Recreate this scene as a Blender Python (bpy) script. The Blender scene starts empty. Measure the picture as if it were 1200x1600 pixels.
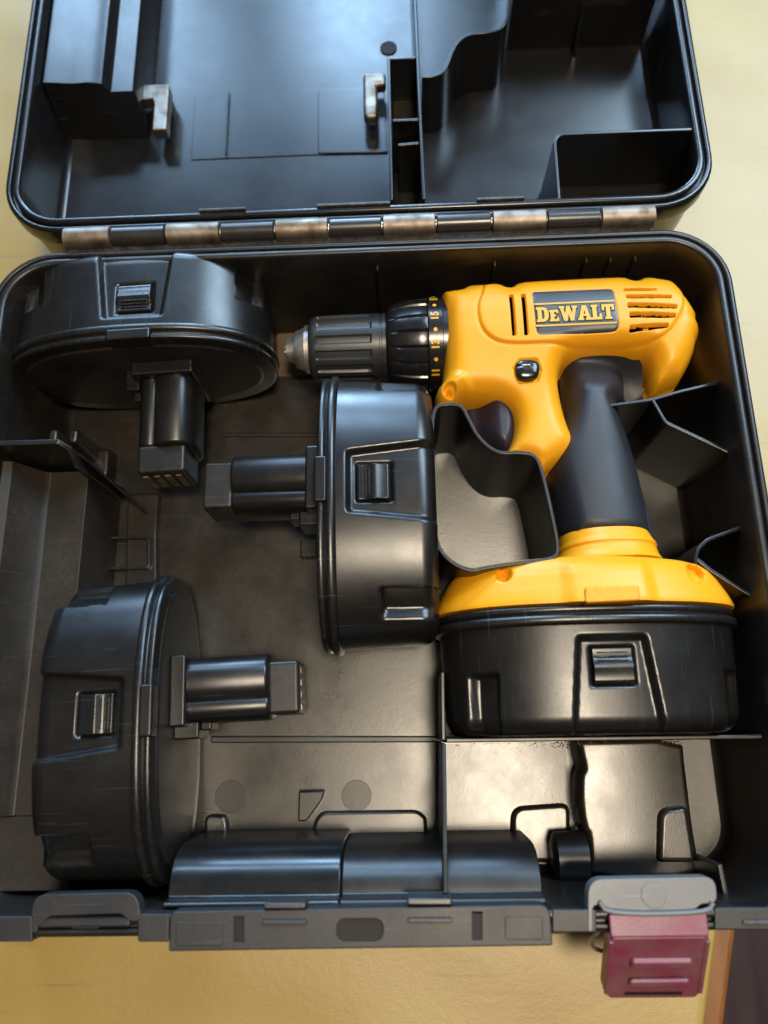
import bpy, bmesh, math, random
import numpy as np
from mathutils import Vector, Matrix, Euler

# ------------------------------------------------------------------ set-up
# All shapes are written in model units "u"; one u is 0.85 mm in the world.
S = 0.00085
random.seed(4)
SC = bpy.context.scene
COL = SC.collection

CAM_POS = np.array([26.03, -80.99, 480.3])
CAM_ROT = (0.283, 0.037, -0.018)
cam_d = bpy.data.cameras.new("camera")
cam_o = bpy.data.objects.new("camera", cam_d)
COL.objects.link(cam_o)
cam_o.location = Vector(CAM_POS) * S
cam_o.rotation_euler = CAM_ROT
cam_d.sensor_fit = 'VERTICAL'
cam_d.sensor_height = 36
cam_d.lens = 27.0
cam_d.clip_start = 0.01
cam_d.clip_end = 50
cam_d.dof.use_dof = True
cam_d.dof.focus_distance = 0.358
cam_d.dof.aperture_fstop = 5.5
SC.camera = cam_o

# room: dim ambient, a bluish window beyond the lid, a warm lamp overhead
W = bpy.data.worlds.new("World")
SC.world = W
W.use_nodes = True
W.node_tree.nodes["Background"].inputs[0].default_value = (1.0, 0.86, 0.70, 1)
W.node_tree.nodes["Background"].inputs[1].default_value = 0.065


def area(name, loc, target, sx, sy, watts, color):
    l = bpy.data.lights.new(name, 'AREA')
    l.shape = 'RECTANGLE'
    l.size, l.size_y = sx, sy
    l.energy = watts
    l.color = color
    o = bpy.data.objects.new(name, l)
    COL.objects.link(o)
    o.location = loc
    d = Vector(target) - Vector(loc)
    o.rotation_euler = d.to_track_quat('-Z', 'Y').to_euler()
    return o


BLUE = (0.42, 0.68, 1.0)
area("window_pane", (-0.92, 2.5, 1.92), (-0.92, 0, 1.92), 0.52, 0.64, 25, BLUE)
area("window_pane", (-0.10, 2.5, 1.92), (-0.10, 0, 1.92), 0.40, 0.64, 32, BLUE)
area("window_pane", (-0.92, 2.5, 0.66), (-0.92, 0, 0.66), 0.52, 0.52, 24, BLUE)
area("window_pane", (-0.10, 2.5, 0.66), (-0.10, 0, 0.66), 0.50, 0.52, 42, BLUE)
area("roof_window", (1.20, 1.35, 1.80), (0.24, 0.20, 0.05), 1.25, 0.85, 66, (0.56, 0.78, 1.0))
area("ceiling_lamp", (0.21, -0.20, 1.55), (0.06, -0.09, 0), 0.24, 0.26, 22, (1.0, 0.85, 0.64))

SC.view_settings.view_transform = 'Standard'
SC.view_settings.look = 'None'
SC.view_settings.exposure = 0.0
SC.view_settings.gamma = 1.0

# ------------------------------------------------------------------ measuring
Rm = np.array(Euler(CAM_ROT).to_matrix())


def P(px, py, z):
    """point of the place at height z that the photograph shows at (px, py)"""
    d = Rm @ np.array([(px - 600) / 1200, (800 - py) / 1200, -1.0])
    return CAM_POS + d * ((z - CAM_POS[2]) / d[2])


def PL(pts, z):
    return [tuple(P(a, b, z)[:2]) for a, b in pts]


# ------------------------------------------------------------------ materials
def newmat(name):
    m = bpy.data.materials.new(name)
    m.use_nodes = True
    nt = m.node_tree
    return m, nt, nt.nodes["Principled BSDF"]


def N(nt, typ, **kw):
    n = nt.nodes.new(typ)
    for k, v in kw.items():
        if k in n.inputs:
            n.inputs[k].default_value = v
        else:
            setattr(n, k, v)
    return n


def ramp(nt, src, a, b, c0=(0, 0, 0, 1), c1=(1, 1, 1, 1)):
    r = nt.nodes.new('ShaderNodeValToRGB')
    r.color_ramp.elements[0].position = a
    r.color_ramp.elements[1].position = b
    r.color_ramp.elements[0].color = c0
    r.color_ramp.elements[1].color = c1
    nt.links.new(src, r.inputs[0])
    return r.outputs[0]


def plastic(name, col, rough, dust=0.0, dustcol=(0.13, 0.085, 0.05, 1), scratch=0.0, spec=0.5,
            bump=0.05, grain=1600, rvar=0.05, wear=0.0, wearcol=(0.12, 0.115, 0.11, 1)):
    m, nt, b = newmat(name)
    L = nt.links.new
    tc = N(nt, 'ShaderNodeTexCoord')
    n1 = N(nt, 'ShaderNodeTexNoise', Scale=38.0, Detail=6.0, Roughness=0.62)
    L(tc.outputs['Object'], n1.inputs['Vector'])
    n2 = N(nt, 'ShaderNodeTexNoise', Scale=float(grain), Detail=2.0)
    L(tc.outputs['Object'], n2.inputs['Vector'])
    n3 = N(nt, 'ShaderNodeTexNoise', Scale=420.0, Detail=5.0, Roughness=0.7)
    L(tc.outputs['Object'], n3.inputs['Vector'])
    color = (*col, 1)
    mix = N(nt, 'ShaderNodeMix', data_type='RGBA')
    mix.inputs[6].default_value = color
    mix.inputs[7].default_value = dustcol
    mul = N(nt, 'ShaderNodeMath', operation='MULTIPLY')
    L(ramp(nt, n1.outputs[0], 0.36, 0.80), mul.inputs[0])
    L(ramp(nt, n3.outputs[0], 0.30, 0.75), mul.inputs[1])
    mul2 = N(nt, 'ShaderNodeMath', operation='MULTIPLY')
    L(mul.outputs[0], mul2.inputs[0])
    mul2.inputs[1].default_value = dust
    L(mul2.outputs[0], mix.inputs[0])
    last = mix.outputs[2]
    # fine scratches: stretched noise, thresholded
    if scratch > 0:
        prev = None
        for k, (rz, sx, sy) in enumerate(((0.4, 30, 900), (-0.9, 26, 1100), (1.3, 22, 1000))):
            mp = N(nt, 'ShaderNodeMapping')
            mp.inputs['Rotation'].default_value = (0.1 * k, 0.05, rz)
            mp.inputs['Scale'].default_value = (sx, sy, 40)
            L(tc.outputs['Object'], mp.inputs[0])
            ns = N(nt, 'ShaderNodeTexNoise', Scale=1.0, Detail=2.0)
            L(mp.outputs[0], ns.inputs['Vector'])
            r = ramp(nt, ns.outputs[0], 0.69, 0.78)
            if prev is None:
                prev = r
            else:
                mx = N(nt, 'ShaderNodeMath', operation='MAXIMUM')
                L(prev, mx.inputs[0])
                L(r, mx.inputs[1])
                prev = mx.outputs[0]
        sm = N(nt, 'ShaderNodeMath', operation='MULTIPLY')
        L(prev, sm.inputs[0])
        sm.inputs[1].default_value = scratch
        mix2 = N(nt, 'ShaderNodeMix', data_type='RGBA')
        mix2.inputs[7].default_value = (min(1, col[0] * 2 + .06), min(1, col[1] * 2 + .06), min(1, col[2] * 2 + .06), 1)
        L(last, mix2.inputs[6])
        L(sm.outputs[0], mix2.inputs[0])
        last = mix2.outputs[2]
    if wear > 0:
        # rubbed edges: convex corners broken up by noise
        ge = N(nt, 'ShaderNodeNewGeometry')
        we = N(nt, 'ShaderNodeMath', operation='MULTIPLY')
        L(ramp(nt, ge.outputs['Pointiness'], 0.515, 0.60), we.inputs[0])
        L(ramp(nt, n3.outputs[0], 0.42, 0.62), we.inputs[1])
        wm = N(nt, 'ShaderNodeMath', operation='MULTIPLY')
        L(we.outputs[0], wm.inputs[0])
        wm.inputs[1].default_value = wear
        mix3 = N(nt, 'ShaderNodeMix', data_type='RGBA')
        mix3.inputs[7].default_value = wearcol
        L(last, mix3.inputs[6])
        L(wm.outputs[0], mix3.inputs[0])
        last = mix3.outputs[2]
    L(last, b.inputs['Base Color'])
    mr = N(nt, 'ShaderNodeMapRange')
    mr.inputs['To Min'].default_value = max(0.05, rough - rvar)
    mr.inputs['To Max'].default_value = rough + rvar
    mr.inputs['From Min'].default_value = 0.3
    mr.inputs['From Max'].default_value = 0.7
    L(n1.outputs[0], mr.inputs['Value'])
    L(mr.outputs[0], b.inputs['Roughness'])
    b.inputs['Specular IOR Level'].default_value = spec
    bp = N(nt, 'ShaderNodeBump', Strength=bump, Distance=0.0004)
    L(n2.outputs[0], bp.inputs['Height'])
    bp2 = N(nt, 'ShaderNodeBump', Strength=bump * .5, Distance=0.0008)
    L(n3.outputs[0], bp2.inputs['Height'])
    L(bp.outputs[0], bp2.inputs['Normal'])
    L(bp2.outputs[0], b.inputs['Normal'])
    return m


M = {}
M['case'] = plastic('case_black_plastic', (0.0075, 0.007, 0.0066), 0.37, dust=0.22, scratch=0.30, spec=0.55, bump=0.06)
M['floor'] = plastic('case_floor_plastic', (0.010, 0.0085, 0.0070), 0.31, dust=0.42, dustcol=(0.11, 0.07, 0.036, 1), scratch=0.22, spec=0.75, bump=0.07)
M['lid'] = plastic('lid_black_plastic', (0.006, 0.0062, 0.0068), 0.25, rvar=0.025, dust=0.09, scratch=0.25, spec=0.6, bump=0.04)
M['rim'] = plastic('rim_black_plastic', (0.018, 0.018, 0.019), 0.38, wear=0.6, dust=0.25, scratch=0.4, spec=0.6, bump=0.06)
M['flange'] = plastic('worn_grey_plastic', (0.017, 0.017, 0.0185), 0.46, dust=0.25, scratch=0.35, spec=0.45, bump=0.10)
M['batt'] = plastic('battery_black_plastic', (0.006, 0.0056, 0.0054), 0.31, dust=0.05, scratch=0.40, spec=0.6, bump=0.06, grain=2600, wear=0.30, wearcol=(0.06, 0.058, 0.056, 1))
M['stem'] = plastic('stem_black_plastic', (0.0065, 0.006, 0.0058), 0.33, dust=0.06, scratch=0.3, spec=0.55, bump=0.06, grain=2600)
M['battface'] = plastic('battery_face_plastic', (0.009, 0.0085, 0.008), 0.40, dust=0.25, scratch=0.3, spec=0.5, bump=0.06)
M['button'] = plastic('button_black_plastic', (0.010, 0.010, 0.0105), 0.24, dust=0.08, scratch=0.2, spec=0.6, bump=0.03)
M['yellow'] = plastic('yellow_plastic', (0.80, 0.340, 0.007), 0.43, dust=0.22, dustcol=(0.38, 0.14, 0.01, 1), scratch=0.0,
                      spec=0.42, bump=0.09, grain=2600, rvar=0.07, wear=0.45, wearcol=(0.30, 0.12, 0.012, 1))
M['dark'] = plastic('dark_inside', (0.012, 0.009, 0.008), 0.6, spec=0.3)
M['ledge'] = plastic('dusty_ledge_plastic', (0.014, 0.0115, 0.009), 0.50, dust=0.5, dustcol=(0.085, 0.055, 0.030, 1), scratch=0.15, spec=0.35, bump=0.10)
M['rubber'] = plastic('grip_rubber', (0.012, 0.0125, 0.016), 0.52, dust=0.10, dustcol=(0.06, 0.06, 0.07, 1), spec=0.55, bump=0.12, grain=2200)
M['trigger'] = plastic('trigger_plastic', (0.022, 0.017, 0.026), 0.42, spec=0.5)
M['chuck'] = plastic('chuck_plastic', (0.022, 0.022, 0.023), 0.36, dust=0.20, dustcol=(0.10, 0.09, 0.08, 1), scratch=0.35, spec=0.6)
M['clutch'] = plastic('clutch_plastic', (0.009, 0.009, 0.011), 0.22, dust=0.08, scratch=0.2, spec=0.6)
M['print'] = plastic('yellow_print', (0.80, 0.40, 0.015), 0.40, spec=0.4)
M['letter'] = plastic('yellow_lettering', (0.62, 0.36, 0.03), 0.38, spec=0.4)
M['plate'] = plastic('name_plate_plastic', (0.024, 0.024, 0.032), 0.38, dust=0.15, dustcol=(0.09, 0.085, 0.085, 1), scratch=0.3, spec=0.7)
M['clip'] = plastic('clip_brown_grey_plastic', (0.11, 0.085, 0.062), 0.36, dust=0.3, dustcol=(0.22, 0.16, 0.10, 1), spec=0.7)


def metal(name, col, rough, streak=True):
    m, nt, b = newmat(name)
    L = nt.links.new
    tc = N(nt, 'ShaderNodeTexCoord')
    mp = N(nt, 'ShaderNodeMapping')
    mp.inputs['Scale'].default_value = (60, 900, 900)
    L(tc.outputs['Object'], mp.inputs[0])
    n = N(nt, 'ShaderNodeTexNoise', Scale=1.0, Detail=4.0)
    L(mp.outputs[0], n.inputs['Vector'])
    n2 = N(nt, 'ShaderNodeTexNoise', Scale=120.0, Detail=5.0)
    L(tc.outputs['Object'], n2.inputs['Vector'])
    mix = N(nt, 'ShaderNodeMix', data_type='RGBA')
    mix.inputs[6].default_value = (*col, 1)
    mix.inputs[7].default_value = (col[0] * .45, col[1] * .40, col[2] * .34, 1)
    L(ramp(nt, n2.outputs[0], 0.42, 0.68), mix.inputs[0])
    L(mix.outputs[2], b.inputs['Base Color'])
    b.inputs['Metallic'].default_value = 1.0
    mr = N(nt, 'ShaderNodeMapRange')
    mr.inputs['To Min'].default_value = rough - .08
    mr.inputs['To Max'].default_value = rough + .12
    L(n.outputs[0], mr.inputs['Value'])
    L(mr.outputs[0], b.inputs['Roughness'])
    bp = N(nt, 'ShaderNodeBump', Strength=0.08, Distance=0.0003)
    L(n.outputs[0], bp.inputs['Height'])
    L(bp.outputs[0], b.inputs['Normal'])
    return m


M['steel'] = metal('worn_steel', (0.78, 0.75, 0.72), 0.46)
M['plate_lit'] = plastic('lamp_lit_grey_plastic', (0.13, 0.125, 0.12), 0.44, dust=0.35, scratch=0.35, spec=0.6, bump=0.10)  # paler copy of the flange plastic, the lamp's light put into its colour
M['dusty'] = plastic('dusty_floor_plastic', (0.075, 0.052, 0.032), 0.55, dust=0.9, dustcol=(0.20, 0.125, 0.06, 1), spec=0.4, bump=0.15)
M['dirt'] = plastic('brown_dust', (0.24, 0.12, 0.045), 0.8, dust=0.8, dustcol=(0.40, 0.22, 0.09, 1), spec=0.2, bump=0.4)
M['hinge'] = metal('hinge_metal', (0.33, 0.265, 0.21), 0.52)
M['clip'] = metal('clip_metal', (0.34, 0.29, 0.245), 0.42)
M['hinge_dark'] = plastic('hinge_dark_plastic', (0.020, 0.019, 0.019), 0.30, dust=0.3, scratch=0.3, spec=0.6)


def latch_mat():
    m, nt, b = newmat('dusty_pink_latch_plastic')
    L = nt.links.new
    tc = N(nt, 'ShaderNodeTexCoord')
    n = N(nt, 'ShaderNodeTexNoise', Scale=60.0, Detail=6.0, Roughness=0.6)
    L(tc.outputs['Object'], n.inputs['Vector'])
    mix = N(nt, 'ShaderNodeMix', data_type='RGBA')
    mix.inputs[6].default_value = (0.21, 0.020, 0.064, 1)
    mix.inputs[7].default_value = (0.21, 0.135, 0.128, 1)
    L(ramp(nt, n.outputs[0], 0.30, 0.85), mix.inputs[0])
    L(mix.outputs[2], b.inputs['Base Color'])
    b.inputs['Roughness'].default_value = 0.38
    b.inputs['Transmission Weight'].default_value = 0.12
    b.inputs['Specular IOR Level'].default_value = 0.6
    n2 = N(nt, 'ShaderNodeTexNoise', Scale=900.0, Detail=3.0)
    L(tc.outputs['Object'], n2.inputs['Vector'])
    bp = N(nt, 'ShaderNodeBump', Strength=0.12, Distance=0.0004)
    L(n2.outputs[0], bp.inputs['Height'])
    L(bp.outputs[0], b.inputs['Normal'])
    return m


M['latch'] = latch_mat()


def cloth_mat():
    m, nt, b = newmat('yellow_vinyl_cloth')
    L = nt.links.new
    tc = N(nt, 'ShaderNodeTexCoord')
    n1 = N(nt, 'ShaderNodeTexNoise', Scale=14.0, Detail=6.0, Roughness=0.6)
    L(tc.outputs['Object'], n1.inputs['Vector'])
    n2 = N(nt, 'ShaderNodeTexNoise', Scale=230.0, Detail=5.0, Roughness=0.65)
    L(tc.outputs['Object'], n2.inputs['Vector'])
    n3 = N(nt, 'ShaderNodeTexNoise', Scale=1300.0, Detail=2.0)
    L(tc.outputs['Object'], n3.inputs['Vector'])
    mix = N(nt, 'ShaderNodeMix', data_type='RGBA')
    mix.inputs[6].default_value = (0.40, 0.285, 0.068, 1)
    mix.inputs[7].default_value = (0.365, 0.24, 0.052, 1)
    L(ramp(nt, n1.outputs[0], 0.35, 0.68), mix.inputs[0])
    # faint crease lines in the vinyl, their shade painted into the colour
    mp = N(nt, 'ShaderNodeMapping')
    mp.inputs['Rotation'].default_value = (0, 0, -0.55)
    mp.inputs['Scale'].default_value = (16, 260, 1)
    L(tc.outputs['Object'], mp.inputs[0])
    nc = N(nt, 'ShaderNodeTexNoise', Scale=1.0, Detail=3.0)
    L(mp.outputs[0], nc.inputs['Vector'])
    cr = ramp(nt, nc.outputs[0], 0.64, 0.76)
    mix2 = N(nt, 'ShaderNodeMix', data_type='RGBA')
    mix2.inputs[7].default_value = (0.24, 0.15, 0.04, 1)
    L(mix.outputs[2], mix2.inputs[6])
    ms = N(nt, 'ShaderNodeMath', operation='MULTIPLY')
    L(cr, ms.inputs[0])
    ms.inputs[1].default_value = 0.55
    L(ms.outputs[0], mix2.inputs[0])
    L(mix2.outputs[2], b.inputs['Base Color'])
    b.inputs['Roughness'].default_value = 0.47
    b.inputs['Specular IOR Level'].default_value = 1.0
    bp = N(nt, 'ShaderNodeBump', Strength=0.14, Distance=0.0010)
    L(n2.outputs[0], bp.inputs['Height'])
    bp2 = N(nt, 'ShaderNodeBump', Strength=0.15, Distance=0.0004)
    L(n3.outputs[0], bp2.inputs['Height'])
    L(bp.outputs[0], bp2.inputs['Normal'])
    L(bp2.outputs[0], b.inputs['Normal'])
    return m


M['cloth'] = cloth_mat()


def wood_mat(name, c0, c1, rough):
    m, nt, b = newmat(name)
    L = nt.links.new
    tc = N(nt, 'ShaderNodeTexCoord')
    mp = N(nt, 'ShaderNodeMapping')
    mp.inputs['Scale'].default_value = (90, 6, 90)
    mp.inputs['Rotation'].default_value = (0, 0, -0.27)
    L(tc.outputs['Object'], mp.inputs[0])
    n = N(nt, 'ShaderNodeTexNoise', Scale=1.0, Detail=6.0, Distortion=0.6)
    L(mp.outputs[0], n.inputs['Vector'])
    mix = N(nt, 'ShaderNodeMix', data_type='RGBA')
    mix.inputs[6].default_value = (*c0, 1)
    mix.inputs[7].default_value = (*c1, 1)
    L(ramp(nt, n.outputs[0], 0.35, 0.68), mix.inputs[0])
    L(mix.outputs[2], b.inputs['Base Color'])
    b.inputs['Roughness'].default_value = rough
    return m


M['wood'] = wood_mat('varnished_wood', (0.23, 0.085, 0.022), (0.12, 0.042, 0.012), 0.35)
M['boards'] = wood_mat('dark_floor_boards', (0.055, 0.026, 0.022), (0.03, 0.014, 0.014), 0.45)

# ------------------------------------------------------------------ mesh helpers
ORG = {}


def put(o, parent):
    COL.objects.link(o)
    if parent is not None:
        o.parent = parent


def obj(name, V, F, mat, parent=None, smooth=True, bevel=0.0, seg=2, angle=30, mats=None, fm=None, sharp=40, local=False):
    """one mesh object; V in u, world space (or in the parent's space when local)"""
    V = np.asarray(V, float)
    org = ORG.get(parent.name if parent else None, np.zeros(3)) if not local else np.zeros(3)
    me = bpy.data.meshes.new(name)
    me.from_pydata(((V - org) * S).tolist(), [], [list(map(int, f)) for f in F])
    for mm in (mats or [mat]):
        me.materials.append(mm)
    if fm is not None:
        me.polygons.foreach_set('material_index', np.asarray(fm, dtype=np.int32))
    bm = bmesh.new()
    bm.from_mesh(me)
    bmesh.ops.recalc_face_normals(bm, faces=bm.faces)
    if smooth:
        ang = math.radians(sharp)
        for f in bm.faces:
            f.smooth = True
        for e in bm.edges:
            if len(e.link_faces) == 2 and e.calc_face_angle(0) > ang and bevel == 0:
                e.smooth = False
    bm.to_mesh(me)
    bm.free()
    o = bpy.data.objects.new(name, me)
    put(o, parent)
    if parent is not None:
        ORG[o.name] = org
    if bevel > 0:
        md = o.modifiers.new('bevel', 'BEVEL')
        md.width = bevel * S
        md.segments = seg
        md.limit_method = 'ANGLE'
        md.angle_limit = math.radians(angle)
        md.harden_normals = True
    return o


def empty(name, loc, label, cat, group=None, rot=None):
    o = bpy.data.objects.new(name, None)
    COL.objects.link(o)
    o.location = Vector(loc) * S
    o.empty_display_size = 0.02
    if rot is not None:
        o.rotation_euler = rot
    o['label'] = label
    o['category'] = cat
    if group:
        o['group'] = group
    ORG[o.name] = np.array(loc, float)
    return o


def merge(*parts):
    V, F, n = [], [], 0
    for v, f in parts:
        V += [tuple(p) for p in v]
        F += [[i + n for i in q] for q in f]
        n += len(v)
    return V, F


def prism(pts, z0, z1, taper=0.0):
    """closed outline extruded from z0 to z1; taper shrinks the top towards the centroid (u)"""
    pts = [tuple(p[:2]) for p in pts]
    n = len(pts)
    c = np.mean(np.array(pts), 0)
    top = []
    for p in pts:
        v = np.array(p) - c
        L_ = np.linalg.norm(v)
        top.append(tuple(c + v * max(0, (L_ - taper)) / max(L_, 1e-6)))
    V = [(x, y, z0) for x, y in pts] + [(x, y, z1) for x, y in top]
    F = [list(range(n))[::-1], list(range(n, 2 * n))] + [[i, (i + 1) % n, n + (i + 1) % n, n + i] for i in range(n)]
    return V, F


def box(x0, x1, y0, y1, z0, z1):
    return prism([(x0, y0), (x1, y0), (x1, y1), (x0, y1)], z0, z1)


def loft(loops, cap0=True, cap1=True):
    k = len(loops[0])
    V = [tuple(p) for lp in loops for p in lp]
    F = []
    for a in range(len(loops) - 1):
        for i in range(k):
            j = (i + 1) % k
            F.append([a * k + i, a * k + j, (a + 1) * k + j, (a + 1) * k + i])
    if cap0:
        F.append(list(range(k))[::-1])
    if cap1:
        F.append([(len(loops) - 1) * k + i for i in range(k)])
    return V, F


def rrect(x0, x1, y0, y1, r, z, n=8):
    out = []
    for cx, cy, a in ((x1 - r, y1 - r, 0), (x0 + r, y1 - r, 90), (x0 + r, y0 + r, 180), (x1 - r, y0 + r, 270)):
        for i in range(n + 1):
            t = math.radians(a + 90 * i / n)
            out.append((cx + r * math.cos(t), cy + r * math.sin(t), z))
    return out


def chaikin(pts, it=2, closed=True):
    pts = [np.array(p, float) for p in pts]
    for _ in range(it):
        out = []
        n = len(pts)
        rng = range(n) if closed else range(n - 1)
        if not closed:
            out.append(pts[0])
        for i in rng:
            a, b = pts[i], pts[(i + 1) % n]
            out += [a * .75 + b * .25, a * .25 + b * .75]
        if not closed:
            out.append(pts[-1])
        pts = out
    return [tuple(p) for p in pts]


def roundcorner(pts, radii, closed=False, n=6):
    """polyline with filleted corners"""
    pts = [np.array(p, float) for p in pts]
    if not hasattr(radii, '__len__'):
        radii = [radii] * len(pts)
    out = []
    m = len(pts)
    for i in range(m):
        if not closed and i in (0, m - 1):
            out.append(pts[i])
            continue
        a, b, c = pts[i - 1], pts[i], pts[(i + 1) % m]
        la, lc = np.linalg.norm(a - b), np.linalg.norm(c - b)
        r = min(radii[i], la * .49, lc * .49)
        if r < 0.05:
            out.append(b)
            continue
        p0, p2 = b + (a - b) / la * r, b + (c - b) / lc * r
        for k in range(n + 1):
            t = k / n
            out.append((1 - t) ** 2 * p0 + 2 * t * (1 - t) * b + t * t * p2)
    return [tuple(p) for p in out]


def wall(path, th, z0, z1, closed=False, th0=None):
    """upright wall of thickness th along a path; z1 may be a list (one per point)"""
    p = np.array([q[:2] for q in path], float)
    n = len(p)
    z1s = list(z1) if hasattr(z1, '__len__') else [z1] * n
    th0 = th0 or th
    nr = []
    for i in range(n):
        if closed:
            a, b, c = p[i - 1], p[i], p[(i + 1) % n]
        else:
            a, b, c = p[max(i - 1, 0)], p[i], p[min(i + 1, n - 1)]
        d1 = (b - a) / (np.linalg.norm(b - a) + 1e-9)
        d2 = (c - b) / (np.linalg.norm(c - b) + 1e-9)
        if np.allclose(a, b):
            d1 = d2
        if np.allclose(c, b):
            d2 = d1
        n1 = np.array([-d1[1], d1[0]])
        n2 = np.array([-d2[1], d2[0]])
        mm = n1 + n2
        mm /= np.linalg.norm(mm) + 1e-9
        nr.append(mm / max(0.45, mm @ n1))
    nr = np.array(nr)
    V = []
    for i in range(n):
        for s, zz, t in ((1, z0, th0), (1, z1s[i], th), (-1, z1s[i], th), (-1, z0, th0)):
            q = p[i] + nr[i] * s * t / 2
            V.append((q[0], q[1], zz))
    F = []
    for i in range(n if closed else n - 1):
        j = (i + 1) % n
        for k in range(4):
            l = (k + 1) % 4
            F.append([i * 4 + k, j * 4 + k, j * 4 + l, i * 4 + l])
    if not closed:
        F.append([0, 1, 2, 3])
        F.append([(n - 1) * 4 + k for k in (3, 2, 1, 0)])
    return V, F


def lathe_x(prof, cy, cz, n=64, mod=None):
    loops = []
    for x, r in prof:
        lp = []
        for i in range(n):
            t = 2 * math.pi * i / n
            rr = r + (mod(x, t) if mod else 0)
            lp.append((x, cy + rr * math.cos(t), cz + rr * math.sin(t)))
        loops.append(lp)
    return loft(loops)


def tube(path, r, n=10):
    path = [np.array(p, float) for p in path]
    loops = []
    for i, p in enumerate(path):
        t = path[min(i + 1, len(path) - 1)] - path[max(i - 1, 0)]
        t /= np.linalg.norm(t)
        a = np.cross(t, (0, 0, 1) if abs(t[2]) < .9 else (1, 0, 0))
        a /= np.linalg.norm(a)
        b = np.cross(t, a)
        loops.append([tuple(p + r * (a * math.cos(k * 2 * math.pi / n) + b * math.sin(k * 2 * math.pi / n))) for k in range(n)])
    return loft(loops)


def sstep(a, b, x):
    t = np.clip((x - a) / (b - a), 0, 1)
    return t * t * (3 - 2 * t)


def sdist(poly, X, Y):
    """signed distance to a closed outline, positive inside"""
    poly = np.asarray(poly, float)
    d = np.full(X.shape, 1e18)
    ins = np.zeros(X.shape, bool)
    n = len(poly)
    for i in range(n):
        ax, ay = poly[i]
        bx, by = poly[(i + 1) % n]
        ex, ey = bx - ax, by - ay
        wx, wy = X - ax, Y - ay
        t = np.clip((wx * ex + wy * ey) / (ex * ex + ey * ey + 1e-12), 0, 1)
        d = np.minimum(d, (wx - ex * t) ** 2 + (wy - ey * t) ** 2)
        c = ((ay <= Y) != (by <= Y))
        with np.errstate(divide='ignore', invalid='ignore'):
            xi = ax + (Y - ay) * ex / (ey if abs(ey) > 1e-12 else 1e-12)
        ins ^= c & (X < xi)
    d = np.sqrt(d)
    return np.where(ins, d, -d)


def relief(outline, ztop, zbot, step=0.5, flatbot=True):
    """solid whose plan is the outline, with a sculpted top: ztop(X, Y, d), and a bottom zbot(X, Y, d).
    Marching squares trims the grid to the outline."""
    o = np.asarray(outline, float)
    x0, y0 = o.min(0) - 2 * step
    x1, y1 = o.max(0) + 2 * step
    nx, ny = int((x1 - x0) / step) + 2, int((y1 - y0) / step) + 2
    gx, gy = x0 + step * np.arange(nx), y0 + step * np.arange(ny)
    X, Y = np.meshgrid(gx, gy, indexing='ij')
    D = sdist(o, X, Y)
    D[np.abs(D) < step * 0.02] = step * 0.02
    idx = {}
    pts = []
    inside = D > 0
    num = np.cumsum(inside.ravel()).reshape(inside.shape) - 1
    pts = list(zip(X[inside], Y[inside]))
    edge = {}

    def ev(i, j, k, l):
        key = (i, j, k, l) if (i, j) < (k, l) else (k, l, i, j)
        if key not in edge:
            a, b = D[i, j], D[k, l]
            t = a / (a - b)
            pts.append((X[i, j] + t * (X[k, l] - X[i, j]), Y[i, j] + t * (Y[k, l] - Y[i, j])))
            edge[key] = len(pts) - 1
        return edge[key]

    cnt = inside[:-1, :-1].astype(int) + inside[1:, :-1] + inside[1:, 1:] + inside[:-1, 1:]
    full = np.argwhere(cnt == 4)
    F = [[num[i, j], num[i + 1, j], num[i + 1, j + 1], num[i, j + 1]] for i, j in full]
    border = []
    for i, j in np.argwhere((cnt > 0) & (cnt < 4)):
        cs = [(i, j), (i + 1, j), (i + 1, j + 1), (i, j + 1)]
        poly, b = [], []
        for k in range(4):
            a, c = cs[k], cs[(k + 1) % 4]
            if inside[a]:
                poly.append(num[a])
            if inside[a] != inside[c]:
                e = ev(a[0], a[1], c[0], c[1])
                poly.append(e)
                b.append((e, bool(inside[a])))
        if len(poly) >= 3:
            F.append(poly)
        if len(b) == 2:
            (e0, out0), (e1, out1) = b
            border.append((e0, e1) if out0 else (e1, e0))
    pts = np.array(pts)
    d = np.maximum(0, np.concatenate([D[inside], np.zeros(len(pts) - inside.sum())]))
    zt = ztop(pts[:, 0], pts[:, 1], d)
    zb = zbot(pts[:, 0], pts[:, 1], d)
    n = len(pts)
    V = np.concatenate([np.column_stack([pts, zt]), np.column_stack([pts, zb])])
    F2 = F + [[q + n for q in f[::-1]] for f in F] + [[a, b, b + n, a + n] for a, b in border]
    return V, F2, len(F)


def splines_mesh(name, polys, extrude, offset=0.0):
    """flat filled outlines (with holes) -> vertices and faces in their own plane"""
    cu = bpy.data.curves.new(name, 'CURVE')
    cu.dimensions = '2D'
    cu.fill_mode = 'BOTH'
    cu.extrude = extrude
    cu.offset = offset
    for p in polys:
        sp = cu.splines.new('POLY')
        sp.points.add(len(p) - 1)
        for k, q in enumerate(p):
            sp.points[k].co = (q[0], q[1], 0, 1)
        sp.use_cyclic_u = True
    return curve_to_vf(cu)


def text_mesh(body, extrude, offset=0.0):
    cu = bpy.data.curves.new('text', 'FONT')
    cu.body = body
    cu.align_x = 'CENTER'
    cu.align_y = 'CENTER'
    cu.extrude = extrude
    cu.offset = offset
    return curve_to_vf(cu)


def curve_to_vf(cu):
    t = bpy.data.objects.new('curve', cu)
    COL.objects.link(t)
    dg = bpy.context.evaluated_depsgraph_get()
    me = t.evaluated_get(dg).to_mesh()
    V = [tuple(v.co) for v in me.vertices]
    F = [list(p.vertices) for p in me.polygons]
    t.evaluated_get(dg).to_mesh_clear()
    bpy.data.objects.remove(t)
    return np.array(V), F


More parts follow.
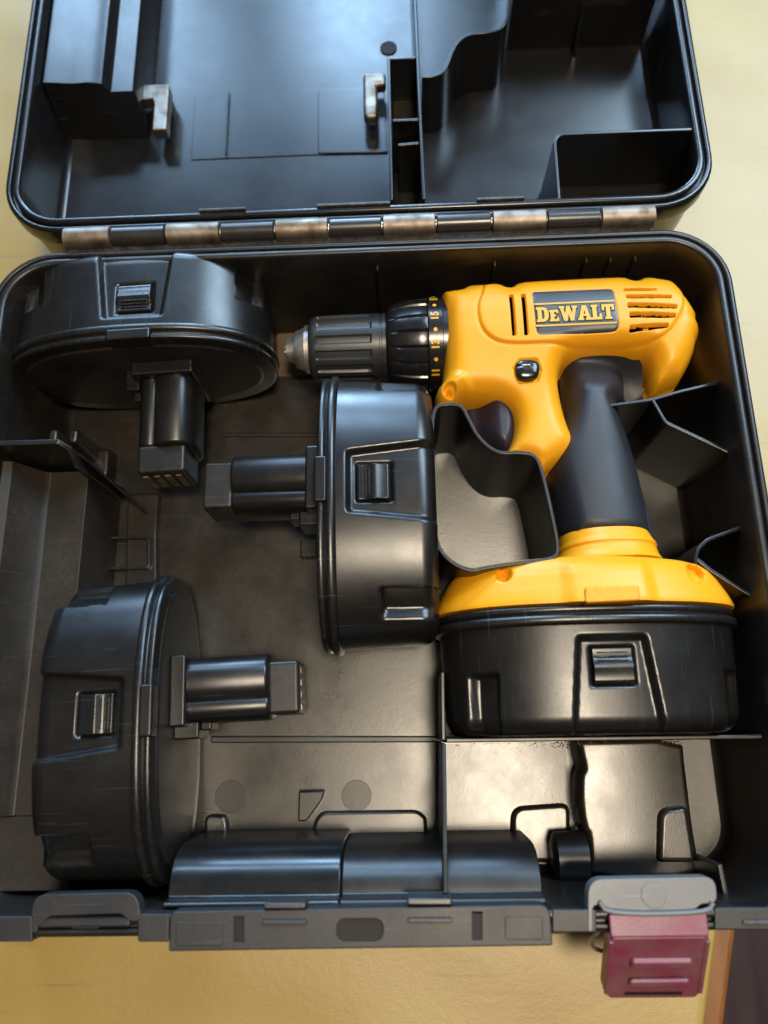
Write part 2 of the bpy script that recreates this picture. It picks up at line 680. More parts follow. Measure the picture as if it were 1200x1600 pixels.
# ------------------------------------------------------------------ the table, the cloth, the floor
e0, e1 = np.array([189.5, -191.7]), np.array([177.7, -233.1])      # the cloth's cut edge
ed = (e1 - e0) / np.linalg.norm(e1 - e0)
en = np.array([-ed[1], ed[0]])                                      # points off the table


def edge_pt(s, off):
    q = e0 + ed * s + en * off
    return (q[0], q[1])


if en[0] < 0:
    en = -en
# cloth: one sheet with slight waves
nu, nv = 110, 150
V, F = [], []
for i in range(nu):
    for j in range(nv):
        s = -900 + 1500 * j / (nv - 1)
        off = -1300 * (1 - i / (nu - 1)) ** 1.4
        q = e0 + ed * s + en * off
        z = 0.5 * math.sin(q[0] * .021 + 1.3 * math.sin(q[1] * .013)) * math.sin(q[1] * .017 + .6) - 0.7
        z += 0.35 * math.sin(q[0] * .06 + q[1] * .045) * math.sin(q[1] * .05 - q[0] * .02)
        if i == nu - 1:
            z = -1.6
        V.append((q[0], q[1], z))
for i in range(nu - 1):
    for j in range(nv - 1):
        F.append([i * nv + j, (i + 1) * nv + j, (i + 1) * nv + j + 1, i * nv + j + 1])
cl = obj('tablecloth', V, F, M['cloth'])
md = cl.modifiers.new('thickness', 'SOLIDIFY')
md.thickness = 1.2 * S
md.offset = -1
cl['label'] = 'mustard yellow vinyl cloth lying flat under the open black case'
cl['category'] = 'tablecloth'
table = empty('wooden_table', (0, 0, -870), 'brown varnished table under the yellow cloth, edge showing at bottom right', 'table')
tp = [edge_pt(-1000, 13), edge_pt(700, 13), edge_pt(700, -1500), edge_pt(-1000, -1500)]
obj('tabletop', *prism(tp, -38, -4.2), M['wood'], table, bevel=4, seg=4)
for q in (edge_pt(600, -60), edge_pt(-900, -60), edge_pt(600, -1400), edge_pt(-900, -1400)):
    obj('leg', *prism([(q[0] - 30, q[1] - 30), (q[0] + 30, q[1] - 30), (q[0] + 30, q[1] + 30), (q[0] - 30, q[1] + 30)], -870, -38.5),
        M['wood'], table, bevel=3)
fl = obj('floor', *box(-3500, 3500, -3500, 3500, -890, -870), M['boards'])
fl['kind'] = 'structure'

# ------------------------------------------------------------------ the case
R = 95.0            # height of both rims
case = empty('tool_case', (0, 15, 0), 'open black hard plastic tool case with moulded bays, lid laid back on its hinge', 'tool case')
X0, X1, Y0, Y1 = -213, 213, -167, 197


def shell_loops(x0, x1, y0, y1, rc, zfloor, zback, fl_inset, flip=1):
    def L_(ins, z):
        return rrect(x0 + ins, x1 - ins, y0 + ins, y1 - ins, max(4, rc - ins), z, 10)
    prof = [(9, zback), (4.5, zback + 3 * flip), (3.0, R - 16), (2.2, R - 14), (0.3, R - 13), (0, R - 12), (0, R - 2.0), (0.6, R - .6), (1.6, R),
            (3.0, R), (3.5, R - .5), (3.8, R - 3), (5.0, R - 3.2), (5.3, R + .2), (5.9, R + .9), (8.2, R + .9), (9.2, R + .2), (9.6, R - 1.2),
            (10.2, R - 12), (11.5, zfloor + 5), (12.6, zfloor + 1.6), (15.5, zfloor)]
    return [L_(a, b) for a, b in prof]


FL = 9.0
loops = shell_loops(X0, X1, Y0, Y1, 36, FL, 0, 15.5)
V, F = loft(loops, True, False)
base = obj('base_tray', V, F, M['case'], case, sharp=50)
k = len(loops[0])
V2, F2 = loops[-1], [list(range(k))]
obj('tray_floor', V2, F2, M['floor'], base, smooth=False)


def sub(name, vf, mat='case', parent=None, bevel=0.9, seg=3, **kw):
    return obj(name, vf[0], vf[1], M[mat], parent or base, bevel=bevel, seg=seg, **kw)


# trigger bay: a closed wavy wall beside the drill's trigger
zt = 92
tb = PL([(676, 634), (706, 630), (722, 634), (733, 656), (745, 680), (765, 700), (785, 708), (812, 706), (836, 710), (846, 732), (862, 800),
         (873, 856), (868, 872), (840, 876), (760, 886), (735, 893), (700, 876), (680, 846), (677, 800), (675, 700)], zt)
tb = chaikin(tb, 2)
sub('trigger_bay_wall', wall(tb, 2.2, FL, zt, True, 3.4), bevel=0.7)
# floor sheet added in the bay, sloped to the front to catch the lamp
ci = np.mean(np.array(tb), 0)
rim_ = [tuple(np.array(q) + (np.array(q) - ci) * 0.0) for q in tb]
ylo, yhi = min(q[1] for q in tb), max(q[1] for q in tb)
V = [(q[0], q[1], FL + 1.0 + 9.5 * (q[1] - ylo) / (yhi - ylo)) for q in rim_]
obj('bay_floor', V, [list(range(len(V)))], M['floor'], base, smooth=False)
# ribs on the right side: two V-shaped pockets against the right wall
zr = 78
sub('right_rib', wall(roundcorner(PL([(938, 650), (947, 634), (1020, 624), (1060, 612), (1128, 596)], zr), 5), 2.2, FL, zr, th0=3.2), 'lid', bevel=0.7)
sub('right_rib', wall(roundcorner(PL([(1020, 624), (1040, 659), (1138, 705), (1152, 712)], zr), 2), 2.2, FL, zr, th0=3.2), 'lid', bevel=0.7)
sub('right_rib', wall(roundcorner(PL([(1088, 884), (1088, 862), (1105, 843), (1156, 825), (1172, 820)], zr), 5), 2.2, FL, zr, th0=3.2), 'lid', bevel=0.7)
sub('right_rib', wall(PL([(1088, 872), (1110, 890), (1164, 924), (1182, 934)], zr), 2.2, FL, zr, th0=3.2), 'lid', bevel=0.7)
# lower dividers
zd = 70
d0 = P(693, 1157, zd)
sub('divider', wall([(d0[0], d0[1]), (P(693, 1090, zd)[0], P(693, 1050, zd)[1])], 2.2, FL, zd), bevel=0.7)
sub('divider', wall([(d0[0] + 1.3, d0[1]), (202, d0[1] - 1.0)], 2.2, FL, zd, th0=3.0), bevel=0.7)
sub('divider', wall([(d0[0], d0[1] - 1.3), (P(697, 1425, 88)[0], -151.5)], 2.4, FL, [zd, 89], th0=3.0), bevel=0.7)
w3 = PL([(1125, 1350), (1135, 1400)], 70)
sub('divider', wall(w3, 3.0, FL, 70, th0=4), bevel=1.0)
# lower bays: a plain floor on the left, a raised crowned platform with a wavy side on the right
p0, p1 = P(697, 1240, FL), P(890, 1240, FL)
y_hi, y_lo = d0[1] - 2.6, -150
V, F = [], []
for i in range(25):
    t = i / 24
    for y in (y_lo, y_hi):
        V.append((p0[0] + (p1[0] - p0[0]) * t, y, FL + .6 + .7 * (1 - (2 * t - 1) ** 2)))
for i in range(24):
    F.append([2 * i, 2 * i + 2, 2 * i + 3, 2 * i + 1])
obj('bay_floor', V, F, M['floor'], base)
ZP = 34.0
po = chaikin(PL([(904, 1160), (906, 1176), (911, 1196), (911, 1203), (906, 1208), (905, 1240), (907, 1268), (912, 1296), (919, 1304), (921, 1345), (921, 1372),
                 (1098, 1372), (1092, 1340), (1083, 1290), (1076, 1230), (1070, 1180), (1069, 1160)], ZP), 1)
yq = max(q[1] for q in po)
po = [(q[0], d0[1] - 1.5) if q[1] > yq - 1.2 else q for q in po]
pxa, pxb = min(q[0] for q in po), max(q[0] for q in po)
V, F, _ = relief(po, lambda X, Y, d: ZP - 2.5 * (1 - np.clip(d / 2.5, 0, 1)) ** 2 + 1.4 * (1 - (2 * (X - pxa) / (pxb - pxa) - 1) ** 2), lambda X, Y, d: FL - 1 + 0 * d, .8)
obj('bay_platform', V, F, M['floor'], base, sharp=50)
sub('bay_pad', prism(roundcorner(PL([(797, 1350), (797, 1260), (893, 1254), (893, 1350)], FL + 5), [0, 8, 6, 0], True), FL, FL + 6, 1.5), 'floor', bevel=2.2)
sub('bay_pad', prism(roundcorner(PL([(1028, 1350), (1028, 1262), (1077, 1257), (1088, 1350)], ZP + 5), [0, 7, 5, 0], True), ZP, ZP + 6, 1.5), 'floor', bevel=2.2)
# raised floor pads in the lower left
for pts in (((318, 1330), (318, 1272), (352, 1272), (358, 1285), (358, 1330)),
            ((486, 1335), (488, 1285), (500, 1268), (655, 1266), (668, 1278), (670, 1335))):
    sub('floor_pad', prism(roundcorner(PL(pts, FL + 4), [0, 5, 5, 5, 0, 0][:len(pts)], True), FL - 1, FL + 5, 1.0), 'floor', bevel=1.8)
# curved ridge line across the floor and the darker low shelf below it
sub('floor_ridge', prism(PL([(330, 1150), (690, 1150), (690, 1160), (330, 1161)], FL + 1), FL - 2, FL + 2.2), 'case', bevel=0.9)
# wedge stop
sub('wedge_stop', prism(PL([(467, 1283), (468, 1236), (508, 1235), (503, 1250), (480, 1282)], FL + 5), FL - 1, FL + 9), 'case', bevel=1.0)
# ejector pin marks: shallow discs
for x, y, r in ((557, 1243, 8.6), (360, 1245, 9)):
    c = P(x, y, FL)
    V, F = prism([(c[0] + r * math.cos(t * .2618), c[1] + r * math.sin(t * .2618)) for t in range(24)], FL - 1, FL + .35)
    sub('pin_mark', (V, F), 'case', bevel=0.25)

# hump that houses the handle's finger space
def hump(xa, xb, dy, dz):
    prof = [(-131 + dy, FL), (-131.5 + dy, 54 + dz), (-132.3 + dy, 62 + dz), (-134.5 + dy, 69 + dz), (-138 + dy, 74.5 + dz), (-142 + dy, 77.5 + dz), (-147, 79.2 + dz),
            (-153.3, 80.5 + dz), (-154, 88), (-156, 89), (-156, FL)]
    V = [(xa, y, z) for y, z in prof] + [(xb, y, z) for y, z in prof]
    n = len(prof)
    F = [list(range(n)), list(range(n, 2 * n))[::-1]] + [[i, (i + 1) % n, n + (i + 1) % n, n + i] for i in range(n)]
    return V, F


hx0, hxm, hx1 = P(262, 1400, 80)[0], P(535, 1340, 70)[0], P(848, 1380, 80)[0]
sub('handle_hump', hump(hx0, hxm, 0, 0), 'lid', bevel=1.0, seg=4)
sub('handle_hump', hump(hxm + .05, hx1, -2.2, -2.0), 'case', bevel=1.0, seg=4)
c = P(925, 1368, 40)
V, F = lathe_x([(c[0] - 18, 9), (c[0] - 16, 13), (c[0], 14)], -146, 26, 32)
sub('corner_boss', (V, F), 'stem', bevel=0)

# a line of sawdust caught along the foot of the cross divider
V, F = [], []
yd = d0[1] - 2.0
for i in range(260):
    xg = random.choice((random.uniform(d0[0] + 6, 195), random.gauss(118, 16), random.gauss(160, 7)))
    if not (d0[0] + 4 < xg < P(1066, 1165, ZP)[0]):
        continue
    yg = yd - abs(random.gauss(0, 1.6)) - .4
    zg = FL + 1.6 if xg < P(903, 1165, ZP)[0] else ZP + .7
    r = random.uniform(.25, .7)
    k0 = len(V)
    V += [(xg + r * math.cos(a), yg + r * .7 * math.sin(a), zg - .8) for a in (0, 1.3, 2.6, 3.9, 5.2)] + [(xg, yg, zg + r * .45)]
    F += [[k0 + q, k0 + (q + 1) % 5, k0 + 5] for q in range(5)]
du = obj('sawdust', V, F, M['dirt'], base)
du['kind'] = 'stuff'

# left ledge, its end wall and gusset
lx = P(128, 850, 56)[0]
ly0, ly1 = -118, P(60, 738, 56)[1]
prof = [(-204, FL), (-204, 78), (-198, 76), (-188, 58), (-185, 56), (lx, 56), (lx + 2.2, FL)]
V = [(x, ly0, z) for x, z in prof] + [(x, ly1, z) for x, z in prof]
n = len(prof)
sub('side_ledge', (V, [list(range(n)), list(range(n, 2 * n))[::-1]] + [[i, (i + 1) % n, n + (i + 1) % n, n + i] for i in range(n)]), 'ledge', bevel=.6)
yw = P(60, 690, 95)[1]
sub('ledge_end_wall', wall([(-205, yw + 1), (lx - 3, yw + 1), (lx + 2, yw - 2), (lx + 3, ly1 - 6)], 3.0, FL, [92, 92, 88, 78], th0=5), 'case', bevel=.6)
sub('side_ledge', prism([(-204, ly0 - .1), (lx, ly0 - .1), (lx + 8, ly0 - 24), (lx + 10, -154), (-204, -154)], FL, 56), 'ledge', bevel=.6)
g = [(lx + 2, yw, FL), (lx + 2, yw, 84), (lx + 8, yw - 4, 72), (lx + 24, yw - 20, FL)]
V = [p for p in g] + [(p[0], p[1] - 1.8, p[2]) for p in g]
sub('gusset', (V, [[0, 1, 2, 3], [7, 6, 5, 4], [0, 4, 5, 1], [1, 5, 6, 2], [2, 6, 7, 3], [3, 7, 4, 0]]), 'case', bevel=0.8)
sub('floor_pad', prism(PL([(196, 930), (200, 772), (250, 770), (247, 835), (247, 930)], FL + 4), FL - 1, FL + 6, .5), 'floor', bevel=1.5)
sub('floor_frame', wall(roundcorner(PL([(155, 842), (234, 840), (234, 888), (155, 889)], FL + 7), 3, True), 1.8, FL, FL + 9.5, True), 'case', bevel=0.7)
# shelf that carries the back-left pack, and lumps on it
sub('floor_pad', prism([(-198, yw + 4), (lx - 2, yw + 4), (lx - 2, yw + 26), (-198, yw + 26)], FL - 1, 20, 2), 'floor', bevel=3)
for px in (72, 104):
    c = P(px, 676, 60)
    sub('shelf_nub', prism([(c[0] - 4, c[1] - 5), (c[0] + 4, c[1] - 5), (c[0] + 4, c[1] + 8), (c[0] - 4, c[1] + 8)], 12, 52, 2.0), 'floor', bevel=2.5)
# faint upright ribs on the back wall and a low line on the floor
for px in (592, 766, 902, 938, 975):
    x = P(px, 430, 60)[0]
    sub('wall_rib', prism([(x - .8, 184), (x + .8, 184), (x + .8, 188), (x - .8, 188)], FL, 84), 'case', bevel=0.4)
sub('floor_ridge', prism(PL([(345, 676), (500, 676), (500, 682), (345, 682)], FL + 1), FL - 2, FL + 1.5), 'case', bevel=.7)
sub('floor_pad', prism(PL([(430, 478), (590, 478), (590, 590), (430, 590)], FL + 2), FL - 1, FL + 3, 1), 'dusty', bevel=1.5)
sub('retaining_tab', prism(PL([(470, 845), (496, 845), (496, 872), (470, 872)], FL + 5), FL - 1, FL + 8), 'case', bevel=1)

# front rim: handle half, latch plates
handle = obj('handle', *merge(prism(roundcorner(PL([(263, 1487), (266, 1424), (290, 1424), (820, 1414), (850, 1414), (860, 1424), (864, 1478)], R + 2.5),
                                           [1, 3, 0, 0, 6, 4, 1], True), R - 10, R + 2.5)), M['flange'], case, bevel=1.2, seg=3)


def boolean_cut(o, cutters):
    for V, F in cutters:
        c = obj('cutter', V, F, M['dark'])
        md = o.modifiers.new('cut', 'BOOLEAN')
        md.operation = 'DIFFERENCE'
        md.object = c
        md.solver = 'EXACT'
        dg = bpy.context.evaluated_depsgraph_get()
        me = bpy.data.meshes.new_from_object(o.evaluated_get(dg))
        o.modifiers.clear()
        o.data = me
        bpy.data.objects.remove(c)


for p_ in handle.data.polygons:
    p_.use_smooth = False
zt = R + 2.5
h_loc = np.array(ORG[case.name])


def pxrect(x0, x1, y0, y1, z, r=0, n=6):
    p = PL([(x0, y1), (x1, y1), (x1, y0), (x0, y0)], z)
    return roundcorner(p, r, True, n) if r else p


boolean_cut(handle, [prism(pxrect(525, 600, 1434, 1471, zt, 6.5), R - 30, R + 9),
                     prism(pxrect(365, 382, 1431, 1472, zt), R - 4, R + 9),
                     prism(pxrect(737, 754, 1424, 1469, zt), R - 4, R + 9)])
obj('slot_shade', *prism(pxrect(355, 765, 1427, 1474, R + 1.3), R - 8, R + 1.3), M['dark'], handle)  # dark slab added under the cuts, standing in for their shade
for x0, x1, y0, y1 in ((275, 348, 1440, 1478), (789, 848, 1432, 1468)):
    obj('inset_panel', *prism(pxrect(x0, x1, y0, y1, zt, 1.0), zt - 1, zt + .45), M['flange'], handle, bevel=0.4)
for p_ in handle.data.polygons:
    p_.use_smooth = False
for x0, x1, y0, y1 in ((410, 480, 1436, 1444), (637, 706, 1433, 1441)):
    obj('ridge_bar', *prism(pxrect(x0, x1, y0, y1, zt, 1.2), zt - 1, zt + 1.8), M['flange'], handle, bevel=0.8, seg=3)
for x0, x1, y0, y1 in ((412, 478, 1410, 1420), (636, 706, 1403, 1414)):
    obj('ridge_bar', *prism(pxrect(x0, x1, y0, y1, zt, 1.2), zt - 14, zt + 1.0), M['rim'], handle, bevel=0.8, seg=3)
obj('pivot_pin', *lathe_x([(P(860, 1450, 90)[0] - 2, 2.4), (P(878, 1450, 90)[0] - .6, 2.4), (P(878, 1450, 90)[0], 1.8)], P(860, 1451, 93)[1], 92, 20), M['rim'], handle)


def latch_plate(pts, disc):
    o = sub('latch_plate', prism(roundcorner(PL(pts, R + 2.2), [5, 7, 7, 5, 3, 3, 2, 4, 4, 2, 3, 3][:len(pts)], True), R - 6, R + 2.2), 'plate_lit' if disc else 'flange', bevel=1.0)
    if disc:
        c = P(*disc, R + 2)
        sub('pin_mark', prism([(c[0] + 5.6 * math.cos(t * .2618), c[1] + 5.6 * math.sin(t * .2618)) for t in range(24)], R, R + 2.55), 'plate_lit', bevel=.25)
    return o


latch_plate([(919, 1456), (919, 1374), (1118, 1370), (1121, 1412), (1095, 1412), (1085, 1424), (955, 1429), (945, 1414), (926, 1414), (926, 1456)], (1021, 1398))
latch_plate([(48, 1458), (50, 1398), (214, 1394), (221, 1440), (200, 1440), (190, 1428), (75, 1432), (66, 1446), (58, 1446), (58, 1458)], None)
for x0, x1, y0, y1 in ((863, 932, 1421, 1457), (1117, 1240, 1418, 1453), (-60, 50, 1432, 1472), (215, 264, 1428, 1472)):
    sub('rim_strip', prism(pxrect(x0, x1, y0, y1, R + 1.6, 1.0), R - 10, R + 1.6), 'flange', bevel=0.9)
sub('rim_slot_bar', prism(pxrect(1160, 1240, 1437, 1444, R + 2, 1), R - 2, R + 3), 'rim', bevel=.8)


def latch_lever(px, tip, halfw, hinge, name, mat):
    """lever swung open: a slab with rolled top edge and pressed finger bars, pivoting on a wire"""
    y_h, z_h = hinge
    y_t, z_t = tip
    L_ = math.hypot(y_t - y_h, z_t - z_h)
    d = np.array([0, (y_t - y_h) / L_, (z_t - z_h) / L_])
    nrm = np.array([0, -d[2], d[1]])
    if nrm[2] < 0:
        nrm = -nrm
    o3 = np.array([px, y_h, z_h])

    def place(pts):          # (across, along, out)
        return [tuple(o3 + np.array([a, 0, 0]) + d * b + nrm * c_) for a, b, c_ in pts]
    t = 2.4
    out = roundcorner([(-halfw, 0), (halfw, 0), (halfw * .95, L_), (-halfw * .95, L_)], 2.5, True, 5)
    n = len(out)
    V = place([(a, b, 0) for a, b in out] + [(a, b, -t) for a, b in out])
    F = [list(range(n)), list(range(n, 2 * n))[::-1]] + [[i, (i + 1) % n, n + (i + 1) % n, n + i] for i in range(n)]
    lv = obj(name, V, F, M[mat], case, bevel=0.8, seg=3)
    return lv, place, L_


hp = P(1020, 1424, 99)
tp_ = P(1020, 1560, 76)
lev, place, L_ = latch_lever(hp[0] + 2.0, (tp_[1], 76), 21.5, (Y0 - 1.6, 99), 'latch', 'latch')
lev['label'] = 'dusty pink latch lever swung open'


def bar(name, a0, a1, b0, b1, c0, c1, mat, bev):
    V = place([(a0, b0, c0), (a1, b0, c0), (a1, b1, c0), (a0, b1, c0), (a0, b0, c1), (a1, b0, c1), (a1, b1, c1), (a0, b1, c1)])
    return obj(name, V, [[3, 2, 1, 0], [4, 5, 6, 7], [0, 1, 5, 4], [1, 2, 6, 5], [2, 3, 7, 6], [3, 0, 4, 7]], M[mat], lev, bevel=bev, seg=4)


bar('grip_bar', -12, 15, L_ * .30, L_ * .44, -.5, 2.6, 'latch', 2.4)
bar('grip_bar', -12, 15, L_ * .62, L_ * .74, -.5, 2.6, 'latch', 2.2)
bar('slot_shade_strip', -13, 13, L_ * .885, L_ * .93, -.5, .25, 'dark', .1)  # nothing is cut here: a dark strip paints the shade of a slot
bar('side_lip', -22.2, -19.8, 2, L_ - 3, -8, .6, 'latch', .8)
bar('side_lip', 19.8, 22.2, 2, L_ - 3, -8, .6, 'latch', .8)
obj('lever_top', *prism(roundcorner([(hp[0] - 19.5, Y0 - 1.2), (hp[0] + 23.5, Y0 - 1.2), (hp[0] + 23.5, hp[1] - 1), (hp[0] - 19.5, hp[1] - 1)], 1, True), 97.0, 99.4), M['latch'], lev, bevel=.8, seg=3)
obj('top_lip', *tube(chaikin([(hp[0] - 23, hp[1] + 4, 98.6), (hp[0] - 20, hp[1] - 1, 99), (hp[0] + 24, hp[1] - 1, 99), (hp[0] + 27, hp[1] + 3, 98.6)], 2, False), 1.1), M['plate_lit'], lev)


for pts in (((936, 1455, 86), (922, 1466, 82), (926, 1482, 76), (944, 1487, 74)), ((1092, 1462, 82), (1103, 1468, 80), (1101, 1478, 76), (1092, 1482, 74))):
    obj('pivot_loop', *tube(chaikin([tuple(P(*q)) for q in pts], 2, False), 1.0), M['steel'], lev)
# left latch lever hangs straight down from the rim: only its edge and tab show
hq = P(128, 1440, 97)
lev, place, L_ = latch_lever(hq[0], (hq[1] - 14, 42), 24, (hq[1] - 1.5, 95), 'latch', 'flange')
lev['label'] = 'grey latch lever hanging down'
bar('top_lip', -22, 22, -1.5, 2.2, -3, 1.3, 'flange', 1.2)
bar('catch_tab', -6, 7, 1, 5, -.5, 1.8, 'clip', .8)

# hinge: eleven knuckles on one pin
hinge_a, hinge_b = P(97, 371, R + 1), P(1030, 337, R + 1)
yh = 206.5
hz = 93.5
xs = [P(px, 357, hz + 5)[0] for px in (97, 172, 257, 343, 428, 513, 597, 682, 770, 857, 942, 1030)]
hinge = obj('hinge', *lathe_x([(xs[0] - 1, 2), (xs[0], 3), (xs[-1], 3), (xs[-1] + 1, 2)], yh, hz, 16), M['steel'], case)
for i in range(11):
    a, b_ = xs[i] + .35, xs[i + 1] - .35
    r = 6.3 if i % 2 == 0 else 5.7
    obj('knuckle', *lathe_x([(a, r - .8), (a + .6, r), (b_ - .6, r), (b_, r - .8)], yh, hz, 40), M['hinge'] if i % 2 == 0 else M['hinge_dark'], hinge)
obj('hinge_leaf', *merge(box(xs[0] + 1, xs[-1] - 1, 196.5, yh + 1, hz - 5.6, hz - 2.2)), M['rim'], hinge, bevel=.6)
obj('hinge_leaf', *merge(box(xs[0] + 1, xs[-1] - 1, yh + 1.2, 213, hz - 5.6, hz - 2.0)), M['rim'], hinge, bevel=.6)

# ---- lid, opened flat: same shell, floor at z = 48
LY0, LY1 = 211.0, 575.0
LF = 48.0
loops = shell_loops(X0 - 1, X1, LY0, LY1, 36, LF, 41, 15.5)
V, F = loft(loops, True, False)
lid = obj('lid', V, F, M['lid'], case, sharp=50)
obj('lid_floor', loops[-1], [list(range(len(loops[-1])))], M['lid'], lid, smooth=False)


def lsub(name, vf, mat='lid', bevel=0.7, **kw):
    return obj(name, vf[0], vf[1], M[mat], lid, bevel=bevel, seg=3, **kw)


zl = R - 1
xr = P(656, 150, zl)[0]
lsub('lid_divider', wall([(xr, 224.5), (xr - 1.5, 560)], 2.2, LF, zl, th0=3.2))
# wavy wall
wv = PL([(659, 119), (676, 119), (690, 114), (700, 98), (706, 80), (716, 62), (735, 52), (762, 50), (780, 46), (790, 34), (794, 10), (796, -40), (800, -160)], zl)
wv = chaikin(wv, 2, closed=False)
lsub('wavy_wall', wall(wv, 2.0, LF, zl, th0=3.4))
# small box left of the divider
xb = P(609, 150, zl)[0]
yb = [P(630, y, zl)[1] for y in (90, 187, 218)]
lsub('lid_rib', wall([(xr - 1.4, yb[0]), (xb, yb[0]), (xb - .5, 224.5)], 2.0, LF, zl, th0=2.8))
lsub('lid_rib', wall([(xr - 1.4, yb[1]), (xb + 1.2, yb[1])], 2.0, LF, zl, th0=2.8))
lsub('lid_rib', wall([(xr - 1.4, yb[2]), (xb + 4, yb[2] - .8)], 2.0, LF, zl - 3, th0=2.8))
lsub('rib_floor', box(xb + 1.5, xr - 1.8, yb[1] + 1.5, yb[0] - 1.5, LF, LF + 14), bevel=.8, mat='floor')
# corner pocket on the right
cp = roundcorner(PL([(1086, 201), (872, 209), (864, 225), (873, 308)], zl), [0, 7, 0, 0])
cp = roundcorner(PL([(1090, 201), (866, 209), (874, 312)], zl), 8)
lsub('corner_pocket', wall(cp, 2.2, LF, zl, th0=3.4))
# far cross wall with a fin
yf_ = P(900, 72, LF)[1]
lsub('cross_wall', wall([(P(790, 72, LF)[0], yf_), (199, yf_)], 3, LF, zl, th0=4))
xf = P(897, 90, LF)[0]
V = [(xf - 1.5, yf_, LF), (xf + 1.5, yf_, LF), (xf + 1, yf_ - 10, LF), (xf - 1, yf_ - 10, LF), (xf - 1, yf_, zl - 4), (xf + 1, yf_, zl - 4)]
lsub('fin', (V, [[3, 2, 1, 0], [0, 4, 3], [1, 2, 5], [2, 3, 4, 5], [0, 1, 5, 4]]), bevel=0)
# cradle block in the left of the lid
yk = P(180, 216, LF)[1]
yk2 = yk + 9
tops = [P(px, py, zz) for px, py, zz in ((100, 124, 86), (158, 122, 86), (172, 140, 80), (205, 140, 80))]
xk = [-203, tops[1][0], tops[2][0], tops[3][0]]
x_r0 = P(236, 216, LF)[0]
pr = [(-203, LF), (-203, 88), (-184, 86), (xk[1] - 8, 86.5), (xk[1], 85), (xk[2], 78), (xk[3], 78), (xk[3] + 1.5, 75), (x_r0 - 1, LF + 1), (x_r0, LF)]
ya, yb_ = P(180, 132, 84)[1], 560
V = [(x, ya if z > LF + 5 else yk, z) for x, z in pr] + [(x, yb_, z) for x, z in pr]
n = len(pr)
lsub('cradle_block', (V, [list(range(n))[::-1], list(range(n, 2 * n))] + [[i, n + i, n + (i + 1) % n, (i + 1) % n] for i in range(n)]), bevel=0.8)
# bit clips: hooked brackets standing off the lid floor
def clip(px, py, mirror):
    x, y, _ = P(px, py, LF + 16)
    if mirror:      # leg on the left, the bar running right into the rib
        pts = [(0, 0), (15.5, 0), (15.5, -10.5), (9.5, -10.5), (9.5, -37), (1, -37), (0, -34)]
        post = (1.5, 8)
    else:
        pts = [(0, 0), (23.5, 0), (25, -1.5), (25, -38), (15.5, -38), (15.5, -17), (14, -12), (0, -12)]
        post = (16.5, 24)
    lsub('bit_clip', prism([(x + a, y + b) for a, b in pts], LF + 7, LF + 16), 'clip', bevel=2.6)
    lsub('clip_post', box(x + post[0], x + post[1], y - 12, y - 2, LF, LF + 8), 'lid')


clip(208, 133, False)
clip(567, 113, True)
lsub('raised_panel', prism(roundcorner(PL([(497, 240), (497, 140), (600, 138), (606, 238)], LF + 1), 2, True), LF - 1, LF + 1.4), 'lid', bevel=.6)
lsub('thin_rib', box(P(358, 150, LF)[0] - .5, P(358, 150, LF)[0] + .5, P(358, 243, LF)[1], P(358, 148, LF)[1], LF, LF + 3), bevel=.3)
lsub('floor_panel', box(P(305, 150, LF)[0], P(600, 150, LF)[0], P(600, 238, LF)[1], P(305, 150, LF)[1], LF - 1, LF + .6), bevel=.4)
c = P(607, 76, LF)
lsub('pin_mark', prism([(c[0] + 6 * math.cos(t * .2618), c[1] + 6 * math.sin(t * .2618)) for t in range(24)], LF - 1, LF + 1.0), 'dark', bevel=.3)
for a, b_ in ((312, 385), (495, 610), (745, 820)):
    p0, p1 = P(a, 325, R), P(b_, 325, R)
    lsub('rim_tab', box(p0[0], p1[0], 219.8, 221.4, R - 3, R + 2.4), 'rim', bevel=.5)

# ------------------------------------------------------------------ battery pack (local: stem along +X, long axis Y, up Z)
BA, BB = 77.5, 45.0


def super_loop(a, b, x, n=360, p=2.45):
    t = np.linspace(0, 2 * np.pi, n, endpoint=False)
    c, s = np.cos(t), np.sin(t)
    Y = a * np.sign(c) * np.abs(c) ** (2 / p)
    Z = b * np.sign(s) * np.abs(s) ** (2 / p)
    return np.column_stack([np.full(n, x), Y, Z])


def even_loop(a, b, x, n=400, p=2.45):
    L0 = super_loop(a, b, x, 2400, p)
    seg = np.linalg.norm(np.diff(np.vstack([L0, L0[:1]]), axis=0), axis=1)
    cum = np.concatenate([[0], np.cumsum(seg)])
    u = np.linspace(0, cum[-1], n, endpoint=False)
    out = np.column_stack([np.interp(u, cum, np.append(L0[:, k], L0[0, k])) for k in range(3)])
    return out


CB = -5.0       # channel and button
CY = -17.0       # channel, button and stem sit off the oval's middle


